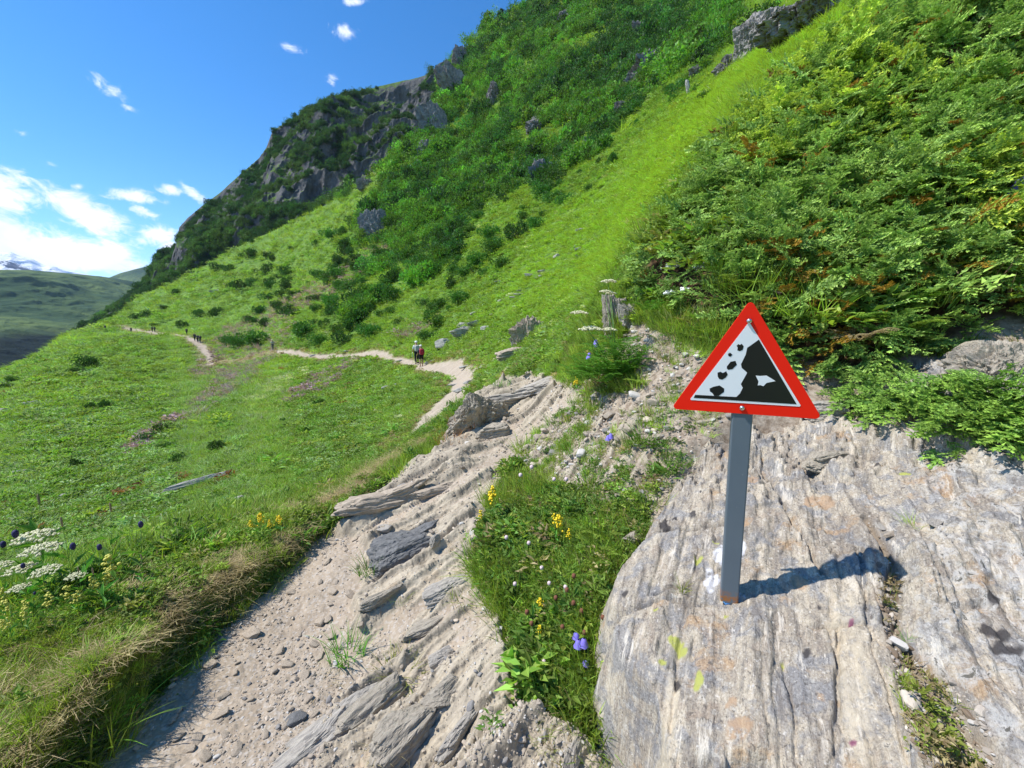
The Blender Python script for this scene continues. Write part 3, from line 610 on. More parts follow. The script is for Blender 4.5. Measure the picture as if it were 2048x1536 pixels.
    o = mobj('rock_outcrop', me); tag(o, 'broad streaky grey and cream bedrock slab that carries the triangular warning sign', 'rock outcrop', kind='thing')
build_slab()
def slab_z(x, y): return slab_detail(np.atleast_1d(np.asarray(x, float)), np.atleast_1d(np.asarray(y, float)))[0]
# ------------------------------------------------------------------ scattering
rng = np.random.default_rng(7)
PROTO = {}
def sheet(name, V, F, m, shade=None, smooth=False):
    n = len(V); a = {'shade': np.full(n, .5) if shade is None else shade}
    o = bpy.data.objects.new(name, fastmesh(name, V, F, [m], smooth, a)); return o
def per_leaf(nleaf, vper, r_): return np.repeat(r_.random(nleaf), vper)
def tuft(seed, nb=34, spread=.35, wd=.05, lean=.35, droop=.25, n=3, h0=.45):
    r_ = np.random.default_rng(seed); a = r_.random(nb)*2*pi; rr = spread*np.sqrt(r_.random(nb)); base = np.stack([np.cos(a)*rr, np.sin(a)*rr, -.05+0*a], 1)
    az = a+r_.normal(0, .7, nb); L = (h0+(1-h0)*r_.random(nb)); V, F = blades(base, az, np.abs(r_.normal(lean, .25, nb)), L, wd*(.6+.8*r_.random(nb)), droop*(.3+r_.random(nb)), n, r_.random(nb)*pi)
    return V, F, per_leaf(nb, 2*(n+1), r_)
def herb(seed, nl=46, size=.34, spread=.5, hgt=.7, up=.5, wd=.42):
    r_ = np.random.default_rng(seed); p = np.stack([r_.normal(0, spread*.5, nl), r_.normal(0, spread*.5, nl), 0*np.zeros(nl)], 1); rr = np.hypot(p[:, 0], p[:, 1])
    p[:, 2] = hgt*np.sqrt(np.clip(1-(rr/(spread*1.4))**2, .02, 1))*r_.random(nl)**.5
    d = r_.normal(0, 1, (nl, 3)); d[:, :2] += p[:, :2]*1.5; d[:, 2] = d[:, 2]*.4+up; nr = np.array([0, 0, 1.])+r_.normal(0, .45, (nl, 3))
    V, F = leaves(p, d, nr, size*(.5+.8*r_.random(nl)), size*wd*(.7+.6*r_.random(nl))); return V, F, per_leaf(nl, 4, r_)
def fern(seed, nf=9):
    r_ = np.random.default_rng(seed); Vs = []; n = 0
    for k in range(nf):
        az = k/nf*2*pi+r_.normal(0, .3); L = .6+.5*r_.random(); t = np.linspace(.1, 1, 15)
        for q in t:
            c = np.array([cos(az)*L*q*.8, sin(az)*L*q*.8, L*(.9*q-.55*q*q)])
            for s_ in (-1, 1):
                ln = .26*(1-q*.8)*L
                for e in (0.3, .65, 1.):
                    b = c+np.array([cos(az+s_*1.1), sin(az+s_*1.1), .05])*ln*e*.8
                    for w_ in (-.8, .8): Vs.append((b, np.array([cos(az+s_*1.1+w_), sin(az+s_*1.1+w_), .15]), .07*(1.2-q*.7)))
    p = np.array([v[0] for v in Vs]); d = np.array([v[1] for v in Vs]); L = np.array([v[2] for v in Vs])
    V, F = leaves(p, d, np.tile([0, 0, 1.], (len(p), 1))+r_.normal(0, .3, p.shape), L, L*.35); return V, F, per_leaf(len(p), 4, r_)
def straw(seed, nb=30):
    r_ = np.random.default_rng(seed); base = np.concatenate([r_.normal(0, .35, (nb, 2)), r_.random((nb, 1))*.12], 1)
    V, F = blades(base, r_.random(nb)*2*pi, r_.normal(1.35, .22, nb), .35+.6*r_.random(nb), .022+0*base[:, 0], .12*r_.random(nb), 3, None); return V, F, per_leaf(nb, 8, r_)
def flowerclump(seed, nf=7, sz=.10):
    r_ = np.random.default_rng(seed); nl = nf*6; c = np.repeat(np.concatenate([r_.normal(0, .3, (nf, 2)), .5+.4*r_.random((nf, 1))], 1), 6, 0)
    d = r_.normal(0, 1, (nl, 3)); d[:, 2] = np.abs(d[:, 2]); V, F = leaves(c, d, np.tile([0, 0, 1.], (nl, 1)), np.full(nl, sz), np.full(nl, sz)); return V, F, per_leaf(nl, 4, r_)
def cubesphere(n):
    t = np.linspace(-1, 1, n+1); a, b = np.meshgrid(t, t, indexing='ij'); a = a.ravel(); b = b.ravel(); o = np.ones_like(a); P = []; F = []; m = (n+1)**2
    i = np.arange(n)[:, None]*(n+1); j = np.arange(n)[None]; q = np.stack([i+j, i+n+1+j, i+n+2+j, i+j+1], -1).reshape(-1, 4)
    for k, c in enumerate(((a, b, o), (b, a, -o), (o, a, b), (-o, b, a), (b, o, a), (a, -o, b))): P.append(np.stack(c, 1)); F.append(q+k*m)
    P = np.concatenate(P); F = np.concatenate(F); key = np.round(P*1e4).astype(np.int64); u, idx, inv = np.unique(key, axis=0, return_index=True, return_inverse=True)
    return P[idx], inv.reshape(-1)[F]
def rock_geo(seed, dims, n=16, chops=9, layers=0.0, nl=6, rough=.06, k=3.0):
    r_ = np.random.default_rng(seed); P, F = cubesphere(n); P = P/(np.abs(P)**k).sum(1)[:, None]**(1/k)
    for _ in range(chops):
        nn = r_.normal(0, 1, 3); nn /= np.linalg.norm(nn); d = .62+.3*r_.random(); e = np.maximum(P@nn-d, 0); P = P-e[:, None]*nn*.95
    s = seed*1.7; w_ = P[:, 2]+.18*fb3(P[:, 0]+s, P[:, 1], P[:, 2], 3, seed)
    if layers > 0:
        q = w_*nl*.5; fr = q-np.floor(q); sc_ = 1+layers*(np.where(fr < .8, fr, 4*(1-fr))-.4)*(.5+.5*_h(np.floor(q).astype(np.int64), np.zeros(len(q), np.int64), np.zeros(len(q), np.int64), seed)); P = P*np.stack([sc_, sc_, np.ones_like(sc_)], 1)
    rad = P/np.linalg.norm(P, axis=1)[:, None]; P = P+rad*(rough*fb3(P[:, 0]*2.3+s, P[:, 1]*2.3, P[:, 2]*5, 5, seed+5, .55))[:, None]
    return P*np.array(dims)*.5, [F]
def scatter(name, P, tint, S, idx, protos, label, cat, Rz=None, tilt=.12, kind='stuff', R=None):
    coll = bpy.data.collections.new(name+'_kinds')
    for o in protos: coll.objects.link(o)
    me = bpy.data.meshes.new(name); me.vertices.add(len(P)); me.vertices.foreach_set('co', np.ascontiguousarray(P, np.float32).ravel())
    N = len(P); rz = rng.random(N)*2*pi if Rz is None else Rz
    rot = np.stack([rng.normal(0, tilt, N), rng.normal(0, tilt, N), rz], 1) if R is None else R
    a = me.attributes.new('rot', 'FLOAT_VECTOR', 'POINT'); a.data.foreach_set('vector', rot.astype(np.float32).ravel())
    a = me.attributes.new('scl', 'FLOAT_VECTOR', 'POINT'); S = np.asarray(S, np.float32); S3 = S if S.ndim == 2 else np.stack([S, S, S], 1); a.data.foreach_set('vector', S3.astype(np.float32).ravel())
    rk_ = np.argsort(np.argsort([p_.name for p_ in protos])); a = me.attributes.new('idx', 'INT', 'POINT'); a.data.foreach_set('value', rk_[np.asarray(idx)].astype(np.int32))   # a collection lists its members by name
    a = me.attributes.new('tint', 'FLOAT_COLOR', 'POINT'); c = np.ones((N, 4), np.float32); c[:, :3] = np.clip(tint, 0, 1); a.data.foreach_set('color', c.ravel())
    o = mobj(name, me); g = bpy.data.node_groups.new(name, 'GeometryNodeTree'); g.interface.new_socket('Geometry', in_out='INPUT', socket_type='NodeSocketGeometry'); g.interface.new_socket('Geometry', in_out='OUTPUT', socket_type='NodeSocketGeometry')
    gi = g.nodes.new('NodeGroupInput'); go = g.nodes.new('NodeGroupOutput'); ci = g.nodes.new('GeometryNodeCollectionInfo'); ci.inputs['Collection'].default_value = coll
    ci.inputs['Separate Children'].default_value = True; ci.inputs['Reset Children'].default_value = True; ip = g.nodes.new('GeometryNodeInstanceOnPoints'); ip.inputs['Pick Instance'].default_value = True
    def na(nm, dt): q = g.nodes.new('GeometryNodeInputNamedAttribute'); q.data_type = dt; q.inputs['Name'].default_value = nm; return q.outputs['Attribute']
    er = g.nodes.new('FunctionNodeEulerToRotation'); L = g.links.new; L(na('rot', 'FLOAT_VECTOR'), er.inputs[0]); L(er.outputs[0], ip.inputs['Rotation']); L(na('scl', 'FLOAT_VECTOR'), ip.inputs['Scale']); L(na('idx', 'INT'), ip.inputs['Instance Index'])
    L(gi.outputs[0], ip.inputs['Points']); L(ci.outputs[0], ip.inputs['Instance']); L(ip.outputs[0], go.inputs[0])
    mo = o.modifiers.new('scatter', 'NODES'); mo.node_group = g; tag(o, label, cat, kind=kind); return o
def kinds(prefix, lst):   # collections list their members by name: keep the order
    return [sheet('%s_%02d' % (prefix, i), *a[:2], M_TINT, a[2]) for i, a in enumerate(lst)]
# ------------------------------------------------------------------ meadow cover
GR = kinds('grass_kind', [tuft(1), tuft(2, 44, .5, .045, .5), tuft(3, 26, .25, .05, .25, .5), tuft(4, 60, .6, .035, .6, .2)])
HB = kinds('herb_kind', [herb(11), herb(12, 60, .26, .6, .6), herb(13, 36, .42, .5, .8, .8, .3), herb(14, 80, .2, .7, .45, .2, .6)])
FN = kinds('fern_kind', [fern(21), fern(22, 7)])
ST = kinds('straw_kind', [straw(31), straw(32, 44)])
FL = kinds('bloom_kind', [flowerclump(41), flowerclump(42, 12, .08)])
GRN = None
C_BRIGHT = np.array([.38, .50, .075]); C_MID = np.array([.28, .405, .07]); C_DARK = np.array([.10, .205, .055]); C_YEL = np.array([.36, .44, .08]); C_STRAW = np.array([.46, .36, .20]); C_PALE = np.array([.31, .42, .17])
C_MAUVE = np.array([.42, .28, .36]); C_RED = np.array([.30, .14, .07]); C_CREAM = np.array([.55, .55, .33])
GRN = kinds('fine_grass_kind', [tuft(61, 44, .45, .028, .32, .14), tuft(62, 60, .6, .024, .45, .12), tuft(63, 36, .35, .032, .25, .2), tuft(64, 70, .7, .022, .6, .1)])
def pick(c, a, m): return np.where(m[:, None], a[None], c)
def sample(N, r0, r1, a0=-59, a1=59):
    th = np.radians(a0+(a1-a0)*rng.random(N)); rm = np.minimum(rmax(th), r1) if not np.isscalar(r1) or r1 > 50 else r1
    r = np.exp(math.log(r0)+(np.log(rm)-math.log(r0))*rng.random(N)); return r*np.sin(th), r*np.cos(th), r, th
MEADOW_TONGUE = [(980,640),(1060,470),(1180,390),(1290,285),(1380,200),(1440,130),(1500,90),(1560,60),(1700,0),(1900,-80),(1700,60),(1500,170),(1330,385),(1250,500),(1240,560),(1120,620)]
P_SHR = [(735,470),(790,345),(860,275),(880,190),(915,112),(1000,30),(1090,-20),(1500,-20),(1455,60),(1420,100),(1290,160),(1180,250),(1090,330),(980,400),(900,450),(800,480)]
MAUVES = [((700,545),110,16,-32),((560,620),90,16,-28),((480,740),110,22,-42),((300,880),60,10,-35),((440,700),60,22,-45),((830,665),30,10,-20),((640,770),70,13,-30),((960,370),50,8,-35)]
def ell(px, py, c, rx, ry, rot):
    a = radians(rot); dx, dy = px-c[0], py-c[1]; return np.hypot((dx*cos(a)+dy*sin(a))/rx, (-dx*sin(a)+dy*cos(a))/ry)
def meadow(N, r0, r1, size, nm, lab):
    x, y, r, th = sample(N, r0, r1); z, mk, px, py = ground(x, y)
    ins = (mk['bare'] < .35) & (py < 1900) & ~((r < 12) & inpoly(px, py, P_JUN)) & ~((r < 12) & (mk['scree'] > .3)) & ~((sdpoly(x, y, SLABW) > -.06) & (r < 4.5))
    x, y, z, r, px, py = (a[ins] for a in (x, y, z, r, px, py)); vg = mk['verge'][ins]; bk = mk['bank'][ins]; n = len(x)
    lam = np.clip(r/14, .5, 9); n1 = fb2(x/7, y/7, 3, 301); n2 = fb2(x/lam*.6, y/lam*.6, 3, 302); n3 = fb2(x*.9, y*.9, 3, 303)
    ton = sst(-25, 25, sdpoly(px, py, MEADOW_TONGUE))
    herbm = (n2+.35*rng.normal(0, 1, n)*.6 > .05) & (rng.random(n) > ton*.7)
    col = C_MID*(1-sst(-.3, .35, n1))[:, None]+C_BRIGHT*sst(-.3, .35, n1)[:, None]
    col = np.where(herbm[:, None], col*.62+C_DARK*.38, col); col = pick(col, C_YEL, rng.random(n) < .14); col = pick(col, C_PALE, rng.random(n) < (.14+.2*(px < 500)))
    col = col*(1-ton[:, None]*.6)+np.array([.34, .48, .06])*ton[:, None]*.6
    red = (fb2(x*.35, y*.35, 3, 309) > .5) & (rng.random(n) < .08) & (px < 900) & (py > 700); col = pick(col, C_RED, red)
    straws = rng.random(n) < vg*.75; col = pick(col, C_STRAW*.8, straws)
    idx = np.where(herbm, 4+rng.integers(0, 4, n), rng.integers(0, 4, n)); far = r > 30
    S = size(r)*np.exp(rng.normal(0, .3, n)); S = S*np.where(straws, .6, 1); sink = .1
    for (c, rx, ry, rot) in MAUVES:
        mm = (ell(px, py, c, rx, ry, rot) < 1+.5*rng.random(n)) & (rng.random(n) < .5); col = pick(col, C_MAUVE, mm)
    mm = (ell(px, py, (560, 770), 75, 16, -30) < 1) & (rng.random(n) < .4); col = pick(col, C_CREAM, mm)
    mm = (rng.random(n) < .012) & (px > 500); col = pick(col, C_CREAM, mm)
    S3 = np.stack([S*1.25, S*1.25, S*(.9-.35*ton)], 1)
    scatter(nm, np.stack([x, y, z-sink*S], 1), col, S3, idx, GR+HB, lab, 'meadow')
meadow(135000, 5.5, 300, lambda r: np.where(r < 30, .0092*r+.05, .0092*30+.05+(r-30)*.0062), 'meadow_cover', 'bright green meadow herbs and grass covering the whole hillside')
# near cover: bank, edge of the path, strip beside the slab
P_STRIP = [(1012,945),(985,1010),(960,1080),(965,1160),(1020,1250),(1050,1350),(1070,1440),(1130,1500),(1310,1480),(1240,1290),(1220,1150),(1300,1050),(1290,1010),(1200,1000),(1100,960)]
P_BIGHERB = [(1130,640),(1170,600),(1260,560),(1330,590),(1440,640),(1500,700),(1420,700),(1330,660),(1260,640),(1250,700),(1290,770),(1200,790),(1130,770),(1100,700)]
def near_cover():
    x, y, r, th = sample(110000, .95, 5.8); z, mk, px, py = ground(x, y); n = len(x); u = rng.random(n)
    strip = sst(-18, 25, sdpoly(px, py, P_STRIP)+14*fb2(x*8, y*8, 2, 401)); big = sst(-20, 20, sdpoly(px, py, P_BIGHERB)); jun = inpoly(px, py, P_JUN) & (r > 2.4)
    left = (px < 1000) & (mk['bare'] < .4); sl = (sdpoly(x, y, SLABW) > -.03)
    pat = fb2(x*3.2, y*3.2, 3, 402); dens = np.where(left, .42, np.where(r < 2.6, .03, .24))
    dens = np.where(strip > .5, .80, dens); dens = np.where((mk['scree'] > .4) & (strip < .5), np.where(pat > .12, .20, .015), dens); dens = np.where(big > .5, .55, dens)
    dens = np.where(mk['bare'] > .4, np.where((pat > .42) & (px > 640), .03, .0), dens); dens = np.where(mk['rock'] > .3, dens*.15, dens); dens = np.where(jun & (big < .5), .045, dens); dens = np.where((px > 1560) & (r < 3.1), .015, dens); dens = np.where(sl, 0, dens)
    dens = np.where((mk['bank'] > .1) & (mk['bare'] < .5) & (r < 3), .8, dens)
    k = u < dens; x, y, z, r, px, py, pat = (a[k] for a in (x, y, z, r, px, py, pat)); bank = mk['bank'][k]; strip = strip[k]; big = big[k]; n = len(x); left = left[k]; sc_ = mk['scree'][k]; jk = jun[k] & (big < .5)
    n2 = fb2(x*2.2, y*2.2, 3, 403); herbm = n2+.5*rng.normal(0, .5, n) > np.where(strip > .5, -.05, .15)
    col = np.where((rng.random(n) < .6)[:, None], C_MID*.8, C_BRIGHT*.9)*np.exp(rng.normal(0, .28, (n, 1))); col = np.where(herbm[:, None], col*.45+C_DARK*.5, col); col = pick(col, C_YEL, rng.random(n) < .15); col = pick(col, C_STRAW, rng.random(n) < .05)
    dry = bank*(fb2(x*4, y*4, 3, 404) > -.12); sd2 = rng.random(n) < dry*np.where(px < 330, .55, .9)*(.55+.45*(fb2(x*9, y*9, 3, 405) > -.1))+.10*(left & (bank > .1)); 
    idx = np.where(herbm, 4+rng.integers(0, 4, n), rng.integers(0, 4, n)); fm = (rng.random(n) < np.where(big > .5, .10, np.where((strip > .5) & (py < 1200), .03, .0))); idx = np.where(fm, 8+rng.integers(0, 2, n), idx)
    idx = np.where(sd2, 10+rng.integers(0, 2, n), idx); col = np.where(sd2[:, None], C_STRAW*(.7+.5*rng.random((n, 1))), col)
    col = np.where(((bank > .3) & ~sd2)[:, None], col*.6+C_YEL*.35, col)
    S = np.where(herbm, .062, .08)*np.exp(rng.normal(0, .28, n)); S = np.where(strip > .5, S*1.15, S); S = np.where(fm, .09+.04*rng.random(n), S); S = np.where(sd2, .10, S); S = np.where((bank > .2) & ~sd2, S*.75, S); S = np.where(left & (bank < .2), S*1.15, S); S = np.where((sc_ > .4) & ~fm, S*.8, S)
    idx = np.where(jk, np.where(rng.random(n) < .5, 8+rng.integers(0, 2, n), idx), idx); z = z+np.where(jk, .22, 0); S = np.where(jk, .17, S)
    S = S*np.where(r > 3, 1.35, 1); S3 = np.stack([S*1.15, S*1.15, S*np.where(sd2, .5, 1)], 1)
    scatter('trailside_turf', np.stack([x, y, z-.08*S], 1), col, S3, idx, GRN+HB+FN+ST, 'grass, herbs and dry straw growing beside the near path and slab', 'turf')
near_cover()
# ------------------------------------------------------------------ loose grit on the path
def pebble_proto():
    out = []; m, t = mat('pebble'); c = attr(t, 'tint', 'INSTANCER').outputs['Color']; P = t.n('ShaderNodeNewGeometry').outputs['Position']; nn = t.noise(P, 120, 4, .6); bsdf(t, t.mix(t.m('MULTIPLY', nn, .5), c, (.2, .18, .16)), .9, .15, nn, .4, .002)
    for i in range(6):
        V, F = rock_geo(600+i, (1, .7, .45), 5, 7, 0, 4, .05); o = bpy.data.objects.new('pebble_%02d' % i, fastmesh('pebble', V, F, [m], False)); out.append(o)
    return out
PEB = pebble_proto()
def grit():
    x, y, r, th = sample(110000, .95, 12, -60, 30); z, mk, px, py = ground(x, y); n = len(x); ok = ((mk['bare'] > .7) | (mk['scree'] > .6)) & ~((sdpoly(x, y, SLABW) > -.02)) & ~(inpoly(px, py, P_JUN)) & (rng.random(n) < .25+.5*(fb2(x*2, y*2, 3, 411) > .1))
    x, y, z, r = (a[ok] for a in (x, y, z, r)); scr = mk['scree'][ok]; n = len(x); S = .0062*np.exp(rng.normal(0, .62, n))*np.clip(r/2.2, .8, 2.5)*(1+.8*scr)
    t = np.array([.40, .335, .26])*np.exp(rng.normal(0, .2, (n, 1)))*np.array([1, 1, 1.0]); t = pick(t, np.array([.60, .57, .52]), rng.random(n) < .15); t = pick(t, np.array([.25, .24, .23]), rng.random(n) < .12)
    scatter('gravel', np.stack([x, y, z+.15*S], 1), t, S, rng.integers(0, 6, n), PEB, 'small angular grit and gravel strewn over the trodden path', 'gravel', tilt=.3)
grit()
def rubble():
    q = rng.random((30000, 2))*[520, 600]+[1620, 1000]; xy = np.array([slabw(*a) for a in q]); x, y = xy[:, 0], xy[:, 1]; z, px, py, tr, rt = slab_detail(x, y); n = len(x); k = (tr > .3) & (rng.random(n) < .30) & (y > .2); x, y, z = x[k], y[k], z[k]; n = len(x)
    t = np.array([.40, .345, .285])*np.exp(rng.normal(0, .25, (n, 1))); t = pick(t, np.array([.50, .47, .43]), rng.random(n) < .2); t = pick(t, np.array([.20, .14, .09]), rng.random(n) < .3); S = .007*np.exp(rng.normal(0, .6, n)); scatter('rubble', np.stack([x, y, z+.1*S], 1), t, S, rng.integers(0, 6, n), PEB, 'fine stony rubble filling the trough in the bedrock slab', 'rubble', tilt=.4)
    q = rng.random((900, 2))*[420, 560]+[1680, 1040]; xy = np.array([slabw(*a) for a in q]); x, y = xy[:, 0], xy[:, 1]; z, px, py, tr, rt = slab_detail(x, y); k = (tr > .5) & (rng.random(900) < .5); x, y, z = x[k], y[k], z[k]; n = len(x)
    scatter('trough_grass', np.stack([x, y, z], 1), pick(np.tile(C_YEL*.8, (n, 1)), C_STRAW*.8, rng.random(n) < .5), .035*np.exp(rng.normal(0, .3, n)), rng.integers(0, 8, n), GR+HB, 'thin dry grass rooted in the trough of the slab', 'grass')
rubble()
# ------------------------------------------------------------------ shrub shapes
def shrub_geo(seed, nl=420, leaf=.10, lobes=9, squash=.75):
    r_ = np.random.default_rng(seed); c = np.stack([r_.normal(0, .26, lobes), r_.normal(0, .26, lobes), .18+.30*r_.random(lobes)], 1); R = .16+.16*r_.random(lobes)
    k = r_.integers(0, lobes, nl); d = r_.normal(0, 1, (nl, 3)); d /= np.linalg.norm(d, axis=1)[:, None]; p = c[k]+d*(R[k]*(.55+.5*r_.random(nl)))[:, None]*np.array([1, 1, 1.25]); p[:, 2] = np.maximum(p[:, 2], .02)
    up = d*1.0+np.array([0, 0, .6])+r_.normal(0, .35, (nl, 3)); V, F = leaves(p, up, d+r_.normal(0, .4, (nl, 3)), leaf*(.6+.7*r_.random(nl)), leaf*.8*(.7+.6*r_.random(nl))); V[:, 2] *= squash/.75
    return V, F, per_leaf(nl, 4, r_)
SHC = kinds('bush_kind', [shrub_geo(51), shrub_geo(52, 520, .09, 12), shrub_geo(53, 360, .12, 6, .9), shrub_geo(54, 480, .10, 14, .6)])
def shrub_cover():
    x, y, r, th = sample(60000, 55, 300, -22, 42); z, mk, px, py = ground(x, y); n = len(x)
    jx, jy = 25*fb2(x/9, y/9, 3, 421), 25*fb2(x/9, y/9, 3, 422); s = sdpoly(px+jx, py+jy, P_SHR); d = np.clip(s/30+.5, 0, 1)*(fb2(x/5, y/5, 3, 423)+.25*fb2(x/19, y/19, 2, 427) > -.10)
    up = px*.55+py                                    # thins out towards the open meadow
    mid = (py < 700) & (px > 600) & (sdpoly(px, py, MEADOW_TONGUE) < -15) & (fb2(x/5, y/5, 3, 424) > .18); d = np.maximum(d, mid*.15)
    k = (rng.random(n) < d*.48); x, y, z, r, px, py = (a[k] for a in (x, y, z, r, px, py)); n = len(x)
    nz_ = fb2(x/14, y/14, 3, 425); t = np.where((nz_ > 0)[:, None], np.array([.13, .27, .040]), np.array([.062, .15, .034]))*np.exp(rng.normal(0, .32, (n, 1))); t = pick(t, np.array([.17, .31, .05]), rng.random(n) < .12)
    S = (1.35+.011*r)*np.exp(rng.normal(0, .28, n)); scatter('shrub_thicket', np.stack([x, y, z-.05*S], 1), t, S, rng.integers(0, 4, n), SHC, 'dense dark green shrub thicket on the steep upper slope', 'thicket', tilt=.15)
shrub_cover()
def mountain_shrubs():
    P = PB; nu, nv = P.shape[:2]; dU = np.gradient(P, axis=0); dV = np.gradient(P, axis=1); N = np.cross(dV, dU); N /= np.linalg.norm(N, axis=2)[..., None]; N *= np.sign((N*(np.array([0, 0, 0])-P)).sum(-1))[..., None]
    M = 95000; u = rng.integers(2, nu-2, M); v = rng.integers(4, nv-8, M); p = P[u, v]+dU[u, v]*rng.random((M, 1))+dV[u, v]*rng.random((M, 1)); nz_ = N[u, v, 2]; px, py = proj(p[:, 0], p[:, 1], p[:, 2])
    dn_ = 1.0; f = fb3(p[:, 0]/26, p[:, 1]/26, p[:, 2]/26, 4, 431)*1.1+nz_*.9-.30-.25*sst(620, 800, px)*sst(380, 200, py); k = (rng.random(M) < sst(-.02, .30, f)*.5) & (px < 1000)
    p = p[k]; n = len(p); t = np.where((fb3(p[:, 0]/18, p[:, 1]/18, p[:, 2]/18, 3, 433) > 0)[:, None], np.array([.085, .155, .045]), np.array([.045, .10, .035]))*np.exp(rng.normal(0, .2, (n, 1)))
    S = 2.5*np.exp(rng.normal(0, .35, n)); scatter('mountain_shrubs', p-np.array([0, 0, .6]), t, S, rng.integers(0, 4, n), SHC, 'dark shrubs clinging to the ledges of the rocky mountain', 'shrub cover', tilt=.2)
mountain_shrubs()
# ------------------------------------------------------------------ individual shrubs on the meadow
M_SHR = [leafmat('shrub_leaf_dark', (.055, .125, .028)), leafmat('shrub_leaf_green', (.075, .18, .03)), leafmat('shrub_leaf_olive', (.13, .21, .045))]
M_BARK = plain('bark', (.14, .10, .07), .9, .1)
def stems_geo(seed, nst=6, h=.35):
    r_ = np.random.default_rng(seed); ps = []
    for i in range(nst):
        a = r_.random()*2*pi; ps.append(tube([(0, 0, -.08), (cos(a)*.07, sin(a)*.07, h*.4), (cos(a)*.2, sin(a)*.2, h)], [.022, .016, .006], 4))
    return merge(ps)
SHRUB = {}
for mi in range(3):
    for g in range(4):
        V, F, sh = shrub_geo(700+g, (1000, 1200, 900, 1100)[g], (.085, .08, .09, .085)[g], (9, 12, 7, 14)[g], (.75, .8, .95, .6)[g]); SHRUB[mi, g] = fastmesh('shrub_foliage', V, F, [M_SHR[mi]], False, {'shade': sh})
SV, SF = stems_geo(5); SHSTEM = fastmesh('shrub_stems', SV, SF, [M_BARK], True)
def put_shrub(p, S, mi, g, label, group):
    t = empty('shrub', p, label, 'shrub', group, rng.random()*6.28); t.scale = (S*1.1, S*1.1, S)
    mobj('foliage', SHRUB[mi, g], t); mobj('stems', SHSTEM, t)
BIG = [(900,578,22,0,'round dark shrub standing alone in bright grass above the two hikers'),(1032,478,30,0,'upright dark shrub alone on bright grass below the pale slabs'),(1412,197,15,1,'small round shrub on the bright grass strip high on the right'),(1195,330,12,1,'small shrub on the bright grass strip left of the white standing stone'),
    (1157,352,11,1,'small shrub lower left of another on the grass strip'),(665,612,32,1,'leafy green shrub on the slope above the path bend'),(790,600,26,1,'leafy shrub up the slope to the left of the hikers'),(852,612,20,0,'dark shrub just above and right of the two hikers'),(735,672,22,1,'shrub directly above the path left of the hikers'),
    (690,690,24,0,'dark bushy shrub touching the middle path'),(600,675,34,1,'wide green shrub where the middle path disappears'),(640,690,22,1,'shrub right of the hiker on the middle path'),(515,690,30,1,'shrub left of the hiker on the middle path'),(480,695,24,1,'shrub beside the bend of the far path'),
    (460,688,22,0,'dark shrub just right of the far path bend'),(298,882,24,0,'low wide shrub alone on the lower left meadow'),(320,868,22,0,'shrub adjoining a low wide one on the lower left meadow'),(185,820,16,0,'small round dark shrub on the left meadow'),(176,735,24,0,'elongated dark shrub group under the far path'),(158,748,18,0,'dark shrub at the lower end of an elongated group'),
    (30,765,14,0,'small dark shrub near the left edge of the meadow'),(12,778,12,0,'lowest small dark shrub at the left edge of the meadow'),(368,655,13,0,'dark shrub beside the far path at the hikers'),(880,545,18,1,'shrub below the large dark thicket edge'),(1120,395,14,1,'shrub at the border of thicket and bright grass'),(940,470,24,1,'green shrub above the lone upright one'),(820,520,26,1,'green shrub in the flowery meadow middle')]
hp = hit([b[0] for b in BIG], [b[1] for b in BIG])
for b, p in zip(BIG, hp):
    if not np.isnan(p[0]): put_shrub(tuple(p), b[2]*1.3*(p[1]*cp-(p[2]-CAMZ)*sp)/FPX, b[3], rng.integers(0, 4), b[4], 'single shrubs on the meadow')
ZN = [(0,730,640,950,16,'dark|meadow below the far path',0),(200,500,640,655,34,'dark|long slope above the far path',0),(420,480,740,660,50,'dark|flowery slope left of the thicket',0),(640,420,960,690,46,'green|mixed slope under the thicket',1),
      (880,400,1130,560,26,'green|strip between thicket and bright grass',1),(1080,180,1400,400,34,'green|rocky rib beside the bright grass',1)]
for (x0, y0, x1, y1, n, lab, mi) in ZN:
    q = rng.random((n*2, 2))*[x1-x0, y1-y0]+[x0, y0]; ok = (~inpoly(q[:, 0], q[:, 1], MEADOW_TONGUE)) & (~inpoly(q[:, 0], q[:, 1], P_JUN)); q = q[ok][:n]; hp = hit(q[:, 0], q[:, 1], 5, 250, 400)
    for p in hp:
        if np.isnan(p[0]) or polyd(np.array([p[0]]), np.array([p[1]]), TRAIL)[0][0] < 1.6: continue
        r = math.hypot(p[0], p[1])
        if r < 14: continue
        S = float(rng.uniform(13, 34)*(p[1]*cp-(p[2]-CAMZ)*sp)/FPX*(.75 if mi == 0 else 1.1)); S = min(S, 3.6); cx, cy_ = proj(*[float(a) for a in p]); u_, v_ = (cx-x0)/(x1-x0), (cy_-y0)/(y1-y0); wd_ = S*FPX/(p[1]*cp-(p[2]-CAMZ)*sp)
        col_, zn_ = lab.split('|'); where = ('upper', 'middle', 'lower')[min(2, max(0, int(v_*3)))]+' '+('left', 'centre', 'right')[min(2, max(0, int(u_*3)))]
        put_shrub(tuple(p), S, mi, int(rng.integers(0, 4)), '%s %s shrub, %s of the %s' % ('small' if wd_ < 20 else 'medium' if wd_ < 28 else 'large', col_, where, zn_), '%s shrubs on the %s' % (col_, zn_))
